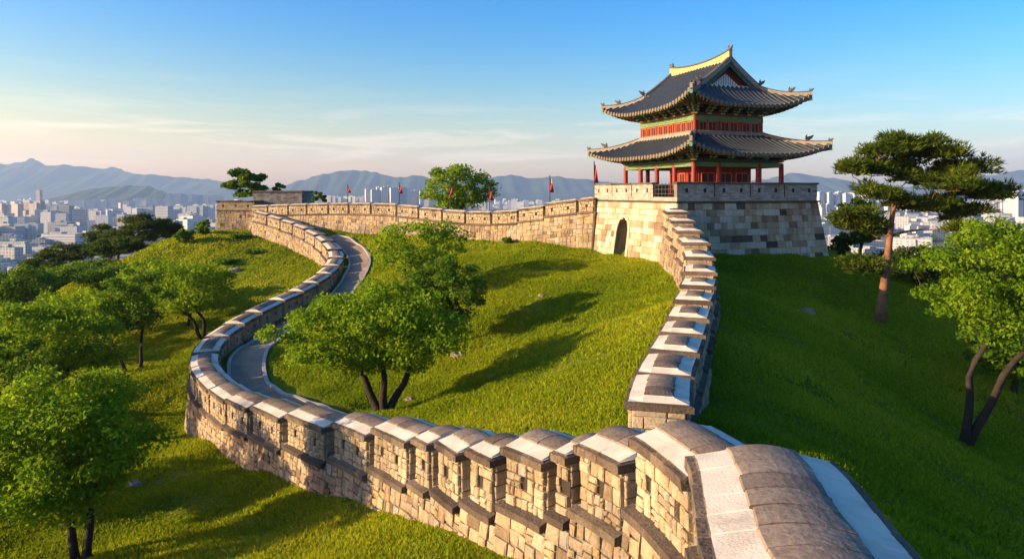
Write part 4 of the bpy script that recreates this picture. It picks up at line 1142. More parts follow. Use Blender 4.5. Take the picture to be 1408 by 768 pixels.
def tree(name, label, px, Y, top, hw, kind='leaf', leaf='leaf_fresh', seed=1, crown_px=None, low=.32, nc=70, nl=170, lsize=.085, stems=None, trunk_r=.13, group=None, cat='tree',
         flat=.55, fork=.28, depth=None, pads=None, base=None, crad=.24, sink=.15, rx=None, top_h=None, tipx=None):
    r = random.Random(seed); nr = np.random.default_rng(seed)
    x = (px - CX) / FPX * Y if base is None else base[0]; y = Y if base is None else base[1]
    z0 = gz(x, y)
    H = (-(top - HZ) / FPX * Y - z0) if top_h is None else top_h
    RX = hw / FPX * Y if rx is None else rx
    RY = RX if depth is None else depth
    ox = ((crown_px if crown_px is not None else px) - px) / FPX * Y
    t = thing(name, (x, y, z0), label, cat, group)
    cents, rads = [], []
    if pads:
        for (dx, dy, dz, pr, m) in pads:          # flat layered pads: offset fractions of (RX,RY,H)
            for k in range(m):
                a = r.uniform(0, 2 * math.pi); q_ = math.sqrt(r.random()) * pr
                cents.append((ox + dx * RX + math.cos(a) * q_ * RX, dy * RY + math.sin(a) * q_ * RY, dz * H + r.uniform(-.035, .03) * H)); rads.append(RX * crad * r.uniform(.7, 1.15))
    else:
        zc = H * (low + (1 - low) * .46); rz = H * (1 - low) * .5
        tries = 0
        while len(cents) < nc and tries < nc * 40:
            tries += 1
            v = Vector((r.gauss(0, 1), r.gauss(0, 1), r.gauss(0, 1))); v.normalize(); q_ = r.uniform(.45, 1.0) ** .6 if r.random() < .8 else r.random() ** .5
            lob = 1 + .16 * math.sin(3 * math.atan2(v.y, v.x) + seed) + .10 * math.sin(7 * math.atan2(v.y, v.x) + v.z * 4 + seed * 2)
            wz = v.z if v.z > 0 else v.z * .8
            wide = 1.0 if wz > -.2 else 1 - (-.2 - wz) * .5
            rk = RX * crad * r.uniform(.65, 1.2)
            c = (ox + v.x * q_ * (RX - rk * .6) * lob * wide, v.y * q_ * (RY - rk * .6) * lob * wide, zc + wz * q_ * (rz - rk * flat * .5))
            if any((c[0] - d[0]) ** 2 + (c[1] - d[1]) ** 2 + 2.2 * (c[2] - d[2]) ** 2 < (rk * .62) ** 2 for d in cents): continue
            cents.append(c); rads.append(rk)
    cen = np.array(cents); rad = np.array(rads)
    # trunk and limbs
    mb = MB(); starts = []
    stems = stems or [(0, 0, .1, 0)]; tipx = .8 if tipx is None else tipx
    for (sx_, sy, lx, ly) in stems:               # foot offset and lean at the fork (fractions of RX)
        f = Vector((sx_ * RX, sy * RX, -sink)); g = Vector((lx * RX, ly * RX, H * fork * r.uniform(.9, 1.1)))
        tip = Vector((ox * tipx + lx * RX * 1.6, ly * RX * 1.6, H * (low + .30 * (1 - low))))
        pts, rd = [], []
        for k in range(9):
            q_ = k / 8
            p = f.lerp(g, q_ / .55) if q_ <= .55 else g.lerp(tip, (q_ - .55) / .45)
            p = p + Vector((math.sin(q_ * 7 + seed) * .035 * H * .3, math.cos(q_ * 6 + seed * 1.7) * .03 * H * .3, 0)) * min(1, q_ * 3)
            pts.append(p); rd.append(trunk_r * ((1.35 if k == 0 else 1.0) - .62 * q_))
        mb.tube(pts, rd, 9)
        for k in (4, 5, 6, 7, 8): starts.append((pts[k], rd[k]))
    for pts, rd in grow([Vector(c) - Vector((0, 0, rads[i] * flat * .35)) for i, c in enumerate(cents)], starts, r, twig=.022 * max(.6, H / 5), bend=.16):
        mb.tube(pts, rd, 5)
    mb.build('trunk', 'bark' if kind != 'pine' else 'pine_bark', t, smooth=True)
    if kind == 'pine': v, ci = needle_tufts(cen, rad, flat, nl, lsize, nr); nv = 3
    else: v, ci = clump_leaves(cen, rad, flat, nl, lsize, nr); nv = 4
    cr_ = nr.random(len(cen)) * .5; rn = np.clip(cr_[ci] + nr.random(len(ci)) * .5, 0, 1)
    np_mesh('crown', v, len(ci), nv, leaf, rn, t)
    return t

MS = [(-.02, 0, -.20, .05), (0.005, .01, .02, -.06), (.025, -.01, .22, .05)]
# three trees on the bowl lawn
tree('leafy_tree', 'broad bright green tree with three dark stems, nearest on the bowl lawn by the path', 527, 21.8, 376, 132, leaf='leaf_fresh', seed=3, crown_px=517, low=.24, nc=130, nl=250, lsize=.072, crad=.20, stems=MS, trunk_r=.15, fork=.22, depth=2.6)
tree('leafy_tree', 'dense round green tree with a single trunk directly behind the three stemmed tree', 603, 28.6, 340, 64, leaf='leaf_mid', seed=5, crown_px=617, low=.20, nc=85, nl=180, lsize=.085, trunk_r=.14, fork=.2, depth=2.0)
tree('leafy_tree', 'loose spreading tree farthest up the bowl lawn, in front of the far wall', 572, 36, 283, 72, leaf='leaf_fresh', seed=8, crown_px=577, low=.18, nc=60, nl=120, lsize=.10, stems=[(-.04, 0, -.2, 0), (.04, 0, .2, 0)], trunk_r=.13, fork=.25, depth=2.6)
# trees on the left slope
G = None
tree('leafy_tree', 'large dark leafy tree on the lower lawn, nearest and biggest of the slope trees', 108, 14.2, 496, 142, leaf='leaf_fresh', seed=11, crown_px=70, low=.18, nc=160, nl=330, lsize=.052, stems=[(-.02, 0, -.12, 0), (.06, .02, .10, .02)], trunk_r=.10, fork=.3, depth=2.1)
tree('leafy_tree', 'leaning thin trunked tree with open crown, left of the pair above the big lawn tree', 174, 34, 385, 66, leaf='leaf_fresh', seed=14, crown_px=140, low=.34, nc=46, nl=150, lsize=.09, stems=[(0, 0, -.35, 0)], trunk_r=.10, fork=.4, depth=1.9)
tree('leafy_tree', 'slender upright tree standing beside the leaning tree on the left slope', 193, 34.6, 362, 56, leaf='leaf_mid', seed=15, crown_px=190, low=.32, nc=42, nl=140, lsize=.09, stems=[(0, 0, .08, 0)], trunk_r=.09, fork=.4, depth=1.7)
tree('leafy_tree', 'round green tree with forked trunk on the grass just outside the wall bend', 280, 40, 346, 76, leaf='leaf_fresh', seed=17, crown_px=256, low=.22, nc=90, nl=190, lsize=.09, stems=[(-.03, 0, -.22, 0), (.03, 0, -.02, 0)], trunk_r=.13, fork=.25, depth=2.5)
tree('leafy_tree', 'small tree with straight dark trunk behind the forked tree outside the wall bend', 258, 42.5, 358, 48, leaf='leaf_mid', seed=18, crown_px=240, low=.30, nc=40, nl=140, lsize=.10, trunk_r=.10, fork=.35, depth=1.6)
tree('leafy_tree', 'wide low tree with yellow green top filling the gap left of the leaning tree', 70, 28, 402, 108, leaf='leaf_fresh', seed=20, crown_px=62, low=.18, nc=95, nl=200, lsize=.085, stems=[(-.04, 0, -.2, 0), (.04, 0, .2, 0)], trunk_r=.12, fork=.25, depth=2.4)
tree('leafy_tree', 'dark green rounded tree above the wide low tree, nearest the city on the left edge', 30, 47, 358, 58, leaf='leaf_mid', seed=22, crown_px=26, low=.16, nc=70, nl=170, lsize=.10, trunk_r=.14, depth=2.2)
tree('leafy_tree', 'leafy tree cut by the left border under the dark rounded tree', -10, 36, 412, 70, leaf='leaf_fresh', seed=23, low=.16, nc=60, nl=160, lsize=.10, trunk_r=.12)
tree('leafy_tree', 'bushy olive green tree at the hill edge between the dark pines and the leaning tree', 118, 52, 362, 58, leaf='leaf_mid', seed=24, low=.14, nc=70, nl=160, lsize=.11, trunk_r=.13)
tree('leafy_tree', 'bright yellow green tree peeping between leaning tree and bushy olive tree', 100, 40, 388, 62, leaf='leaf_fresh', seed=25, low=.16, nc=60, nl=150, lsize=.10, trunk_r=.12)
tree('leafy_tree', 'pale green tree just left of the forked tree, near the mound top', 205, 45, 352, 52, leaf='leaf_fresh', seed=26, low=.14, nc=55, nl=140, lsize=.11, trunk_r=.12)
tree('leafy_tree', 'deep green shaded tree low on the left edge above the large lawn tree', 10, 24, 452, 80, leaf='leaf_mid', seed=27, low=.14, nc=70, nl=180, lsize=.08, trunk_r=.12)
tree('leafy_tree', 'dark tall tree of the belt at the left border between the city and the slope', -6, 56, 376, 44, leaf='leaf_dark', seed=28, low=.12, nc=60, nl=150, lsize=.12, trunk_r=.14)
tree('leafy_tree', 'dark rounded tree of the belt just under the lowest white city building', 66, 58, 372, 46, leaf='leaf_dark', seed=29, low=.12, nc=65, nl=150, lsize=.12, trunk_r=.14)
tree('leafy_tree', 'green tree of the belt between the dark rounded tree and the brown boughed pine', 128, 57, 356, 40, leaf='leaf_mid', seed=30, low=.12, nc=60, nl=150, lsize=.12, trunk_r=.14)
tree('leafy_tree', 'leafy tree cut by the left border beside the largest dark lawn tree', -20, 16.5, 545, 100, leaf='leaf_mid', seed=31, low=.10, nc=80, nl=220, lsize=.065, trunk_r=.10)
PADS = [(0, 0, .97, .30, 5), (-.35, .1, .86, .36, 8), (.35, -.1, .84, .40, 9), (0, .2, .74, .62, 12), (-.5, -.1, .64, .40, 8), (.55, .1, .62, .40, 8), (0, -.2, .52, .55, 8)]
for k, (px, Y, top, hw, lab) in enumerate([(190, 66, 297, 42, 'tallest dark pine of the clump between the city and the grassy mound'), (147, 67, 312, 40, 'layered dark pine left of the tallest in the clump at the hill edge'),
        (225, 68, 304, 30, 'narrow dark pine tucked against the grassy mound right of the tallest one'), (92, 62, 338, 40, 'dark pine lowest down the hill edge, just above the bright slope trees'),
        (58, 60, 352, 34, 'shadowy pine at the left end of the row of hill edge pines'), (160, 60, 330, 40, 'pine with brown lower boughs in front of the tallest pine')]):
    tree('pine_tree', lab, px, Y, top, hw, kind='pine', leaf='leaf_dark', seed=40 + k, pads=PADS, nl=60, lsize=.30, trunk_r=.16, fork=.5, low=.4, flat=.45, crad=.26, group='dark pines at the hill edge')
# far trees by the wall
tree('leafy_tree', 'full green tree rising behind the middle of the far wall', 626, 62, 216, 55, leaf='leaf_fresh', seed=51, low=.22, nc=75, nl=140, lsize=.15, stems=[(-.03, 0, -.15, 0), (.03, 0, .15, 0)], trunk_r=.2, depth=3.2)
tree('leafy_tree', 'open leaning tree standing above the corner bastion', 352, 73, 231, 29, kind='leaf', leaf='leaf_mid', seed=52, crown_px=338, pads=[(-.30, 0, .93, .55, 12), (.3, 0, .86, .55, 12), (-.1, 0, .76, .65, 12), (.6, 0, .70, .35, 8), (-.65, 0, .72, .3, 6), (0, 0, .62, .5, 7)], nl=120, lsize=.20, trunk_r=.15, fork=.4, low=.5, flat=.55)
tree('leafy_tree', 'small round tree showing just above the grey turret', 380, 74, 246, 16, leaf='leaf_mid', seed=53, low=.4, nc=25, nl=110, lsize=.17, trunk_r=.12)
tree('conifer_tree', 'little pointed conifer showing over the far wall beside the grey turret', 436, 66, 260, 15, leaf='leaf_mid', seed=54, low=.3, nc=28, nl=90, lsize=.15, trunk_r=.12)
# right side
PP = [(-.10, 0, .975, .34, 10), (-.45, 0, .93, .36, 12), (.25, .1, .92, .42, 14), (-.72, -.05, .83, .26, 9), (-.1, .3, .84, .45, 12), (.55, .1, .83, .40, 14), (.84, 0, .70, .26, 12), (.45, -.25, .74, .36, 11), (.15, .1, .78, .4, 10), (-.72, .1, .56, .30, 10), (-.45, .3, .50, .26, 7), (.78, .25, .58, .28, 9), (.5, .3, .62, .25, 6), (-.66, 0, .30, .20, 7), (-.30, .1, .66, .30, 9), (.20, .2, .64, .30, 9), (-.55, -.1, .70, .25, 7), (.62, -.1, .48, .24, 7)]
tree('pine_tree', 'tall pine with bare orange brown limbs and flat layered crown right of the stone tower', 1210, 31, 190, 108, kind='pine', leaf='needle', seed=61, crown_px=1262, pads=PP, nl=125, lsize=.24, trunk_r=.22, fork=.46, low=.55, flat=.5, crad=.19, stems=[(0, 0, .10, 0)], depth=2.8, tipx=.12)
tree('leafy_tree', 'sunlit yellow green tree with leaning dark double trunk on the shaded right slope', 1326, 20.5, 284, 118, leaf='leaf_fresh', seed=63, crown_px=1392, low=.36, nc=110, nl=260, lsize=.068, stems=[(0, 0, .06, 0), (.02, .01, .45, -.05)], trunk_r=.14, fork=.34, depth=2.2)
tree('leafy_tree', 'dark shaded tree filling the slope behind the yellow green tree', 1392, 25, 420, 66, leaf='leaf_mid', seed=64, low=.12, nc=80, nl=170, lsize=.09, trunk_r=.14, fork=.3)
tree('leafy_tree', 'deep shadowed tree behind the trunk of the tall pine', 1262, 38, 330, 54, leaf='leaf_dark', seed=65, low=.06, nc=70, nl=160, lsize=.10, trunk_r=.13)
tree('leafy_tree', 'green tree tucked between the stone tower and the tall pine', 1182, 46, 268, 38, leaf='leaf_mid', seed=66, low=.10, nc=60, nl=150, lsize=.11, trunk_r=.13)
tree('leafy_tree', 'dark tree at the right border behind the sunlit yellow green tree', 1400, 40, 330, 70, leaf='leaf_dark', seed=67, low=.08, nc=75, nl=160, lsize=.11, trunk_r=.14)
for k, (px, Y, top, hw, lab) in enumerate([(1160, 41, 322, 18, 'low bush touching the right corner of the stone tower base'), (1232, 42, 342, 30, 'low dark shrub behind the foot of the tall pine'), (1300, 41, 352, 36, 'dark shrub between the tall pine and the sunlit yellow green tree'),
        (330, 59.5, 322, 14, 'small bush on the mound just under the corner bastion'), (352, 56, 345, 16, 'brownish bush on the mound beside the lit wall'), (255, 57.5, 312, 14, 'bush on the crest of the mound left of the bastion'), (280, 60, 300, 12, 'leafy bush against the left foot of the corner bastion'),
        (312, 54, 356, 20, 'broad low bush halfway down the mound'), (698, 47, 326, 8, 'tiny clipped bush at the foot of the far wall')]):
    tree('bush', lab, px, Y, top, hw, leaf='leaf_mid' if k > 2 else 'leaf_dark', seed=80 + k, low=.0, nc=26, nl=110, lsize=.10, trunk_r=.05, fork=.2, cat='bush', crad=.34)
# trees out of the picture to the left that throw the long shadows over the lawns
for k, (bx_, by_, h_, rx_) in enumerate([(-17.5, 9.5, 5.0, 2.3), (-20, 16, 5.6, 2.6)]):
    tree('leafy_tree', ['tree standing on the lower lawn left of the large dark lawn tree', 'tree farther down the slope left of the large dark lawn tree'][k], 0, by_, 0, 0, base=(bx_, by_), rx=rx_, top_h=h_, leaf='leaf_mid', seed=90 + k, low=.22, nc=70, nl=150, lsize=.10, trunk_r=.13, fork=.25)

# ------------------------------------------------------------------ flags, rocks
def flag(px, Y, base_py, top_py, lab, hh=.55, two=False):
    b = P(px, base_py, Y); z1 = -(top_py - HZ) / FPX * Y
    t = thing('flag', tuple(b), lab, 'flag', 'flags along the fortress wall'); h = z1 - b.z
    m = MB(); m.tube([(0, 0, -.6), (0, 0, h)], .035, 6); m.tube([(0, 0, h), (0, 0, h + .16)], [.05, .005], 6); m.build('flagpole', 'flagpole_dark', t)
    m = MB(); nn = 9; f1 = []
    for k in range(nn + 1):
        q_ = k / nn; w_ = .08 + .20 * q_
        for j in range(4): f1.append((.02 + w_ * j / 3, .06 * math.sin(q_ * 5 + j * 1.1) + .002, h - .12 - q_ * hh * 1.3))
    fs = [(k * 4 + j, k * 4 + j + 1, k * 4 + j + 5, k * 4 + j + 4) for k in range(nn) for j in range(3)]
    n0 = len(f1); back = [(x, y - .012, z) for x, y, z in f1]
    m.add(f1 + back, fs + [tuple(i + n0 for i in q_[::-1]) for q_ in fs], [1 if (two and i < 9) else 0 for i in range(len(fs))] * 2)
    m.build('banner', ['flag_red', 'flag_yellow'], t)
flag(478, 59.5, 279, 255, 'short dark red flag on the far wall nearest the grey turret', .4)
flag(549, 56, 279, 253, 'red flag on the far wall in front of the white apartment towers', .5)
flag(619, 54.5, 282, 255, 'red flag on the far wall partly hidden by the full green tree', .5)
flag(673, 51.5, 285, 259, 'red flag on the far wall at the right edge of the full green tree', .6)
flag(756, 48, 278, 243, 'yellow and red banner on the tallest pole along the far wall', .75, True)
flag(817, 46, 268, 224, 'red flag beside the pavilion at the end of the far wall', .95)
def rock(px, py, Y, sx_, lab, seed):
    r = random.Random(seed); p = P(px, py, Y); z = gz(p.x, p.y); m = MB(); n, mm = 12, 7; vs = [(0, 0, sx_ * .55)]
    for i in range(1, mm):
        for k in range(n):
            a = 2 * math.pi * k / n; ph = math.pi * i / mm; j = 1 + r.uniform(-.22, .22)
            vs.append((math.sin(ph) * math.cos(a) * sx_ * j, math.sin(ph) * math.sin(a) * sx_ * .75 * j, math.cos(ph) * sx_ * .55 * j))
    vs.append((0, 0, -sx_ * .5)); fs = [(0, 1 + k, 1 + (k + 1) % n) for k in range(n)]
    for i in range(mm - 2):
        for k in range(n): a = 1 + i * n; fs.append((a + k, a + n + k, a + n + (k + 1) % n, a + (k + 1) % n))
    l_ = len(vs) - 1; fs += [(l_, 1 + (mm - 2) * n + (k + 1) % n, 1 + (mm - 2) * n + k) for k in range(n)]
    m.add([(x + p.x, y + p.y, w_ + z + .02) for x, y, w_ in vs], fs, 0); o_ = m.build('rock', 'rock', None, (p.x, p.y, z)); tag(o_, lab, 'rock')
rock(1110, 412, 28, .34, 'brown rock bedded in the dark lawn right of the tower wall', 1)
rock(678, 517, 22, .14, 'small stone on the sunny bowl lawn below the tower', 2)
rock(630, 480, 27.5, .30, 'earthy rock next to the foot of the dense round tree', 3)
rock(185, 677, 19.5, .22, 'weathered rock in the grass beside the large dark leafy tree', 4)
rock(563, 532, 23, .18, 'low stone on the bowl lawn right of the three stemmed tree', 5)
rock(323, 378, 52, .5, 'grey rock on the mound beside the bushes under the bastion', 6)
rock(745, 420, 32, .16, 'little stone high on the bowl lawn nearest the tower doorway', 7)

# ------------------------------------------------------------------ grass blades over the lawns in view
def grass():
    r = np.random.default_rng(5); pts = []
    def sample(n, dmax, power):
        d = 2.5 + (dmax - 2.5) * r.random(n) ** power; a = r.uniform(-.86, .84, n); return a * d, d
    x1, y1 = sample(430000, 46, 1.15); x2, y2 = sample(300000, 70, .55)
    x, y = np.concatenate([x1, x2]), np.concatenate([y1, y2])
    k = (crest_dist(x, y)[0] < 5.0)
    x, y = x[k], y[k]
    z = ground(x, y)
    # keep off walls, path, tower
    ok = np.ones(len(x), bool)
    for path, w0, w1 in ((FG, .66, .66), (TW, .66, .66), (BW, .66, .66)):
        a = path.a[::3, :2]
        for i in range(0, len(x), 20000):
            q_ = np.stack([x[i:i + 20000], y[i:i + 20000]], 1); dd = ((q_[:, None] - a[None]) ** 2).sum(-1); m_ = dd.min(1)
            lim = np.full(len(q_), w0 ** 2)
            if path is FG:
                j = dd.argmin(1) * 3; s_ = path.s[np.minimum(j, len(path.s) - 1)]
                lim = np.where((s_ > p0 - .3) & (s_ < p1) & inside(q_[:, 0], q_[:, 1]), 2.65 ** 2, lim)
            ok[i:i + 20000] &= m_ > lim
    lx = (x - TC.x) * math.cos(TR) + (y - TC.y) * math.sin(TR); ly = -(x - TC.x) * math.sin(TR) + (y - TC.y) * math.cos(TR)
    ok &= ~((abs(lx) < 5.3) & (abs(ly) < 5.3))
    ok &= (z / y * -1 > -.05)
    bare = np.sin(x * .55 + 2.1 * np.sin(y * .43 + 1) + 1.3 * np.sin(x * 1.7 + y * .9)) * np.sin(y * .62 + 1.9 * np.sin(x * .37) + .8 * np.sin(y * 2.3))
    ok &= ~((bare > .74) & (r.random(len(x)) < .8))
    x, y, z = x[ok], y[ok], z[ok]; n = len(x)
    B = 2
    x = np.repeat(x, B) + r.normal(size=n * B) * .05; y = np.repeat(y, B) + r.normal(size=n * B) * .05; z = np.repeat(z, B)
    dist = np.hypot(x, y); n = len(x)
    pat = .5 + .5 * np.sin(x * .9 + 1.7 * np.sin(y * .7)) * np.sin(y * 1.1 + 1.2 * np.sin(x * .6))
    h = (.030 + .035 * r.random(n)) * (.65 + .6 * pat) * (1 + dist * .022); wd = .006 + .0011 * dist
    th = r.uniform(0, 2 * np.pi, n); ln = r.normal(size=(n, 2)) * .45 * h[:, None]
    a = np.stack([np.cos(th) * wd, np.sin(th) * wd], 1)
    v = np.empty((n, 3, 3)); v[:, 0, 0] = x - a[:, 0]; v[:, 0, 1] = y - a[:, 1]; v[:, 0, 2] = z - .02
    v[:, 1, 0] = x + a[:, 0]; v[:, 1, 1] = y + a[:, 1]; v[:, 1, 2] = z - .02
    v[:, 2, 0] = x + ln[:, 0]; v[:, 2, 1] = y + ln[:, 1]; v[:, 2, 2] = z + h
    o_ = np_mesh('grass', v.reshape(-1, 3), n, 3, 'grass_blade', np.clip(r.random(n) * .62 + pat * .22 + .25 * (np.sin(x * .31 + 1.1 * np.sin(y * .27)) * np.sin(y * .35 + x * .12)), 0, 1)); tag(o_, 'short green grass covering the slopes of the hill', None, None, 'stuff')
grass()

# ------------------------------------------------------------------ city
def block(mb, cx, cy_, w_, d, z0, h, rz=0.0):
    """box with UVs in metres for the windows: material 0 walls, 1 roof"""
    ca, sa = math.cos(rz), math.sin(rz); c = []
    for x, y in ((-w_ / 2, -d / 2), (w_ / 2, -d / 2), (w_ / 2, d / 2), (-w_ / 2, d / 2)): c.append((cx + x * ca - y * sa, cy_ + x * sa + y * ca))
    vs = [(*p, z0) for p in c] + [(*p, z0 + h) for p in c]; fs = []; uv = []; u0 = 0
    for k in range(4):
        j = (k + 1) % 4; ln = math.hypot(c[j][0] - c[k][0], c[j][1] - c[k][1]) * K
        fs.append((k, j, 4 + j, 4 + k)); uv += [(u0, 0), (u0 + ln, 0), (u0 + ln, h * K), (u0, h * K)]; u0 += ln
    fs.append((4, 5, 6, 7)); uv += [(0, 0)] * 4
    mb.add(vs, fs, [0, 0, 0, 0, 1]); mb.uv = (mb.uv or []) + uv
KINDS_ = {  # facade, roof, width, depth, height (metres), label piece
    'apartment_tower': ('facade_white', 'city_roof', 24, 14, 70), 'beige_tower': ('facade_beige', 'city_roof', 24, 15, 66), 'slab': ('facade_white', 'city_roof', 46, 13, 52),
    'office': ('facade_band', 'city_roof', 40, 24, 34), 'glass': ('facade_glass', 'city_roof', 34, 24, 40), 'grey': ('facade_grey', 'city_roof', 32, 20, 26), 'brown': ('facade_brown', 'city_roof', 22, 15, 58), 'low': ('facade_white', 'city_roof_green', 26, 18, 12)}
protos = {}
def building(kind, px, Y, w_=None, h=None, d=None, rz=0.0, label=None, group=None, top=None):
    fm, rm, W, D, H = KINDS_[kind]; W = (w_ or W) / K; D = (d or D) / K; H = (h or H) / K
    if top is not None: H = -(top - HZ) / FPX * Y - PLAIN
    nm = {'apartment_tower': 'apartment_tower', 'beige_tower': 'apartment_tower', 'slab': 'apartment_block', 'office': 'office_building', 'glass': 'office_tower', 'grey': 'city_building', 'brown': 'apartment_tower', 'low': 'low_building'}[kind]
    r = random.Random(int(px * 7 + Y)); x = (px - CX) / FPX * Y
    m = MB(); block(m, 0, 0, W, D, 0, H)
    if kind in ('slab', 'apartment_tower', 'beige_tower', 'brown') and W > 20: block(m, 0, -D * .5 - .8, W * .25, 1.6, 0, H * .985)
    o_ = m.build(nm, [fm, rm]); o_.location = Vector((x, Y, PLAIN + .3)) * K; o_.rotation_euler = (0, 0, rz)
    m = MB(); block(m, r.uniform(-.2, .2) * W, 0, W * r.uniform(.2, .4), D * .5, H + .02, r.uniform(1.5, 3.5))
    m.build('roof_house', [fm, rm], o_)
    m = MB()
    for (cx_, cy2, a, b) in ((0, -D / 2 + .2, W / 2, .2), (0, D / 2 - .2, W / 2, .2), (-W / 2 + .2, 0, .2, D / 2 - .4), (W / 2 - .2, 0, .2, D / 2 - .4)): m.box((cx_, cy2, H + .4), (a, b, .42), 0)
    m.build('roof_parapet', rm, o_)
    tag(o_, label, 'building', group); return o_
rc = random.Random(99)
def row(kind, pxs, Y, label, group, top=None, jt=0, rz=.0, **kw):
    for px in pxs: building(kind, px + rc.uniform(-jt, jt), Y + rc.uniform(-1, 1) * Y * .02, label=label, group=group, top=None if top is None else top + rc.uniform(-2, 2), rz=rz + rc.uniform(-.08, .08), **kw)
# left city, far to near
row('apartment_tower', range(102, 226, 8), 2150, 'pale slab towers in the long even row under the dark wooded hill', 'even row of pale towers below the wooded hill', top=275, jt=1, rz=.3)
row('apartment_tower', [232, 240, 246, 254], 2000, 'tall pale tower in the tight group right of the wooded hill', 'tall pale towers right of the wooded hill', top=268, jt=1, rz=.3)
row('apartment_tower', [262, 269, 276, 283, 290, 297, 304], 2300, 'pale tower in the far group just left of the corner bastion', 'far pale towers beside the bastion', top=269, jt=1, rz=.3)
row('apartment_tower', range(186, 236, 7), 2700, 'small distant white tower at the right foot of the wooded hill', 'distant white towers at the right foot of the wooded hill', top=274, jt=2, rz=.2)
row('beige_tower', [2, 16, 22, 48, 68], 1450, 'beige high rise tower standing at the left edge of the city', 'beige towers on the left of the city', top=281, jt=2, rz=-.2)
row('brown', [30, 40, 54], 1480, 'brownish high rise among the beige towers on the left', 'brown towers on the left of the city', top=279, jt=1, rz=-.2)
building('beige_tower', 54, 1850, h=92, w_=14, label='slimmest and tallest tower rising above the left city blocks', group=None)
row('apartment_tower', range(-40, 110, 9), 3000, 'tiny pale tower on the far left horizon', 'tiny pale towers on the left horizon', top=277, jt=4)
row('apartment_tower', [72, 80, 86], 1300, 'light blue grey tower between the brown towers and the dark glass block', 'light towers left of the dark glass block', top=284, jt=1, rz=.2)
building('glass', 91, 1250, w_=27, d=18, top=283, label='dark glass block with flat top beside the pale office with lit side')
building('office', 110, 1150, w_=26, d=22, top=289, rz=.35, label='office block with warm lit side and white bands right of the dark glass block')
building('slab', 134, 1180, w_=28, d=18, top=290, label='pale grid fronted block attached right of the warm lit office')
building('office', 201, 1350, w_=44, d=24, top=284, rz=.1, label='wide banded office behind the tallest pine')
building('office', 226, 1300, w_=34, d=24, top=284, rz=-.1, label='white banded office block right of the tallest pine')
building('slab', 258, 1200, w_=38, d=18, top=294, label='white block with slim window bays low beside the mound')
row('slab', [245, 270, 285, 295], 1500, 'pale block behind the mound left of the bastion', 'pale blocks behind the mound', top=284, jt=2)
building('office', 88, 800, w_=58, d=24, top=322, rz=-.12, label='nearest white building with dark window bays above the hill edge pines')
building('grey', 58, 790, w_=22, d=24, top=330, rz=.1, label='dark grey cube building left of the nearest white building')
building('glass', 22, 760, w_=34, d=24, top=340, rz=.1, label='low glassy building in the bottom left of the city')
building('office', 5, 700, w_=40, d=26, top=356, rz=-.2, label='long low white building lowest on the left edge of the city')
building('slab', 66, 1000, w_=20, d=14, top=292, label='white round cornered tower in front of the light towers')
building('grey', 84, 950, w_=36, d=22, top=306, label='grey stepped building above the nearest white building')
building('low', 96, 930, w_=40, d=22, h=22, label='flat green roofed building behind the nearest white building')
building('office', 14, 900, w_=36, d=24, top=312, label='pale blue fronted building in the left middle of the city')
building('slab', 40, 920, w_=40, d=18, top=308, rz=.1, label='long pale building below the beige towers')
mids = [('grey', 'grey mid height building among the left city blocks', 'grey mid height buildings'), ('slab', 'white mid height block among the left city blocks', 'white mid height blocks'), ('office', 'banded office among the left city blocks', 'banded offices'), ('low', 'low building with greenish roof among the left city blocks', 'low green roofed buildings'), ('beige_tower', 'beige mid height block among the left city blocks', 'beige mid height blocks')]
for k in range(85):
    kd, lb, gp = rc.choice(mids); Y = rc.uniform(820, 2300); px = rc.uniform(-90, 300)
    building(kd, px, Y, h=rc.uniform(9, 34), w_=rc.uniform(18, 44), rz=rc.uniform(-.4, .4), label=lb, group=gp)
near = [('low', 'low green roofed building on the near flat ground left of the hill', 'near low buildings left of the hill'), ('grey', 'grey building on the near flat ground left of the hill', 'near grey buildings left of the hill'), ('slab', 'white block on the near flat ground left of the hill', 'near white blocks left of the hill'), ('office', 'banded building on the near flat ground left of the hill', 'near banded buildings left of the hill')]
for k in range(60):
    kd, lb, gp = rc.choice(near); Y = rc.uniform(430, 850); px = rc.uniform(-110, 190)
    if Y > 640 and -20 < px < 120 and rc.random() < .5: continue
    building(kd, px, Y, h=rc.uniform(7, 20), w_=rc.uniform(14, 34), d=rc.uniform(12, 22), rz=rc.uniform(-.4, .4), label=lb, group=gp)
# middle: between the turret and the full tree, and right of it
row('apartment_tower', [508, 515, 522, 529, 535, 541, 547, 553], 1700, 'white apartment tower in the cluster behind the far wall left of the full tree', 'white towers behind the far wall', top=259, jt=1, rz=.5)
row('apartment_tower', [560, 567, 574, 581], 1900, 'bluish tower right of the white cluster behind the far wall', 'bluish towers beside the white cluster', top=262, jt=1, rz=.3)
row('slab', [455, 463, 480, 492, 500, 590, 655, 664], 1900, 'low pale block just showing over the far wall', 'low pale blocks over the far wall', top=272, jt=2)
row('apartment_tower', [700, 706, 712, 718, 724, 731, 742, 790, 798], 2300, 'small pale tower over the far wall right of the full tree', 'small pale towers right of the full tree', top=276, jt=1)
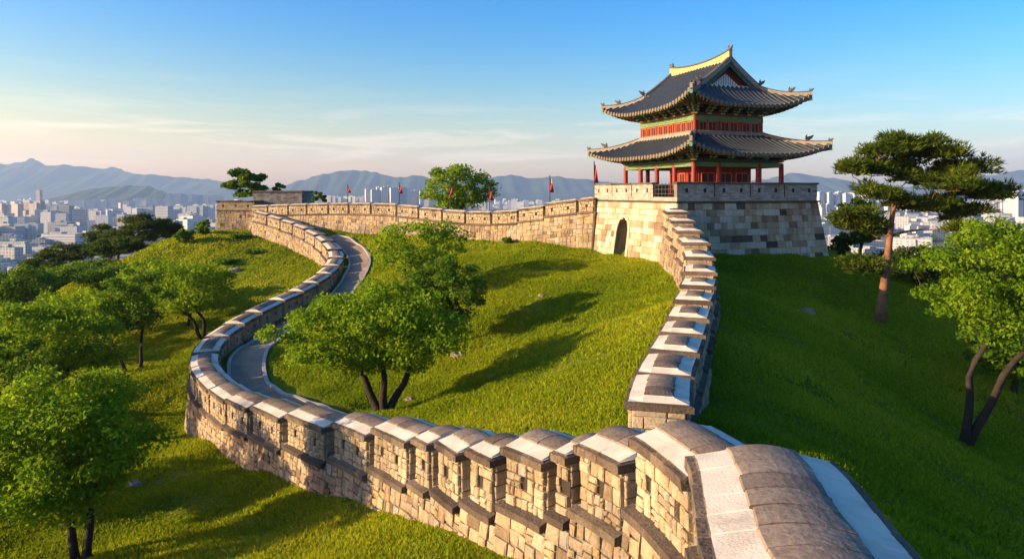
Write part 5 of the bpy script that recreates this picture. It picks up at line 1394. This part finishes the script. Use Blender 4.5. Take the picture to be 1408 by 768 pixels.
# right
row('apartment_tower', range(1128, 1206, 6), 1900, 'cream lit tower in the row between the stone tower and the pine', 'cream towers between the stone tower and the pine', top=266, jt=1.5, rz=.5)
row('slab', range(1126, 1260, 11), 1500, 'pale lower block in front of the cream towers on the right', 'pale lower blocks on the right', top=283, jt=3, rz=.3)
row('apartment_tower', [1386, 1393, 1400, 1408, 1417], 1500, 'white tower at the right border behind the pine crown', 'white towers at the right border', top=262, jt=1, rz=.4)
row('slab', range(1270, 1440, 14), 1800, 'pale block glimpsed through the right hand trees', 'pale blocks behind the right hand trees', top=278, jt=4)
for k in range(48):
    kd, lb, gp = rc.choice(mids[:2]); building(kd, rc.uniform(1120, 1430), rc.uniform(560, 1500), h=rc.uniform(9, 26), rz=rc.uniform(-.4, .4), label=lb.replace('left city blocks', 'buildings on the right'), group=gp + ' on the right')
# the uncountable rest of the far city
m = MB()
for k in range(2600):
    Y = rc.uniform(1100, 4300); px = rc.uniform(-300, 1700)
    block(m, (px - CX) / FPX * Y, Y, rc.uniform(9, 26), rc.uniform(9, 18), PLAIN + .3, rc.choice([6, 8, 10, 14, 18, 30]) * rc.uniform(.7, 1.1), rc.uniform(-.5, .5))
o_ = m.build('distant_city', ['facade_white', 'city_roof']); tag(o_, 'mass of small distant city buildings reaching the mountains', None, None, 'stuff')
# trees of the plain between the buildings
def plain_woods():
    r = np.random.default_rng(3); n = 900; Y = r.uniform(260, 2600, n); px = r.uniform(-300, 1700, n); x = (px - CX) / FPX * Y
    c = np.stack([x, Y, np.full(n, PLAIN + 3.0)], 1); v, ci = clump_leaves(c, r.uniform(5, 16, n), .45, 90, 3.0, r)
    o2 = np_mesh('city_trees', v, len(ci), 4, 'leaf_dark', r.random(len(ci))); tag(o2, 'clumps of dark trees between the buildings of the plain', None, None, 'stuff')
plain_woods()

# ------------------------------------------------------------------ mountains
def mountain(sil, D, half, label, seed, mat='mountain_wood', x_pad=0):
    px = np.array([p[0] for p in sil], float); py = np.array([p[1] for p in sil], float)
    nxp = 220; q_ = np.linspace(px[0], px[-1], nxp)
    # smooth interpolation of the crest
    prof = np.interp(q_, px, py); ker = np.array([1, 3, 5, 3, 1.]); ker /= ker.sum()
    prof = np.convolve(np.pad(prof, 2, 'edge'), ker, 'valid')
    r = np.random.default_rng(seed); crest = np.maximum(-(prof - HZ) / FPX * D - PLAIN, 0)
    wob = sum(np.sin(q_ * f + r.uniform(0, 6)) * a for f, a in ((.11, .012), (.23, .009), (.47, .006), (.9, .003))); crest = crest * (1 + wob)
    nyp = 46; v = np.linspace(-1, 1, nyp); vs = np.empty((nyp, nxp, 3))
    for j, t in enumerate(v):
        y = D + half * t; x = (q_ - CX) / FPX * D
        spur = (.5 + .5 * np.sin(q_ * .16 + 2.2 * np.sin(t * 3 + q_ * .03) + seed)) * .5 + (.5 + .5 * np.sin(q_ * .37 + t * 4 + seed)) * .3
        f = (1 - abs(t)) ** 1.15
        fall = f * (1 - .55 * abs(t) ** .7 * (1 - abs(t)) * 1.8 * spur)
        vs[j, :, 0] = x * (1 + .0 * t); vs[j, :, 1] = y + half * .10 * np.sin(q_ * .05 + seed) * (1 - abs(t)); vs[j, :, 2] = PLAIN - 4 + (crest + 4) * fall
    idx = np.arange(nyp * nxp).reshape(nyp, nxp); qd = np.stack([idx[:-1, :-1], idx[:-1, 1:], idx[1:, 1:], idx[1:, :-1]], -1).reshape(-1, 4)
    me = bpy.data.meshes.new('mountain'); me.from_pydata((vs.reshape(-1, 3) * K).tolist(), [], qd.tolist()); me.materials.append(MATS[mat])
    me.polygons.foreach_set('use_smooth', [True] * len(qd)); me.update(); o2 = bpy.data.objects.new('mountain', me); col.objects.link(o2); tag(o2, label, None, None, 'structure')
mountain([(-420, 275), (-300, 250), (-180, 240), (-100, 233), (-40, 226), (0, 222), (25, 219), (42, 216), (58, 219), (75, 225), (110, 227), (150, 228), (190, 237), (240, 241), (300, 247), (340, 252), (400, 262), (480, 276)], 5600, 900, 'long blue mountain range on the left', 1)
mountain([(320, 276), (350, 266), (390, 254), (430, 243), (455, 236), (480, 231), (500, 231), (520, 237), (545, 242), (575, 240), (610, 246), (640, 250), (700, 264), (760, 276)], 5000, 800, 'blue peak behind the far wall', 2)
mountain([(540, 272), (600, 254), (640, 247), (690, 240), (705, 239), (735, 243), (760, 241), (790, 244), (830, 248), (900, 254), (990, 252), (1050, 245), (1085, 237), (1110, 236), (1145, 245), (1200, 256), (1270, 270)], 5400, 800, 'blue ridge behind the stone tower', 3)
mountain([(1180, 270), (1240, 257), (1290, 248), (1335, 237), (1360, 239), (1395, 233), (1430, 234), (1500, 243), (1600, 240), (1700, 255), (1820, 275)], 5900, 900, 'blue mountains at the right border', 4)
mountain([(30, 278), (60, 273), (100, 266), (140, 257), (175, 253), (200, 255), (220, 260), (240, 267), (290, 277)], 3300, 420, 'darker wooded hill in front of the left range', 5, 'near_wood')

# ------------------------------------------------------------------ haze
hm = bpy.data.materials.new('haze'); hm.use_nodes = True; t = hm.node_tree; t.nodes.clear()
ou = t.nodes.new('ShaderNodeOutputMaterial'); pv = t.nodes.new('ShaderNodeVolumePrincipled')
pv.inputs['Color'].default_value = (.42, .63, 1.0, 1); pv.inputs['Density'].default_value = 8.5e-5; pv.inputs['Anisotropy'].default_value = .2
t.links.new(pv.outputs[0], ou.inputs['Volume']); MATS['haze'] = hm
m = MB(); m.box((0, 3300, 170), (7600, 3800, 240)); o_ = m.build('haze', 'haze'); o_.location = (0, 0, 0)
tag(o_, 'thin blue summer haze over the city and mountains', None, None, 'stuff')
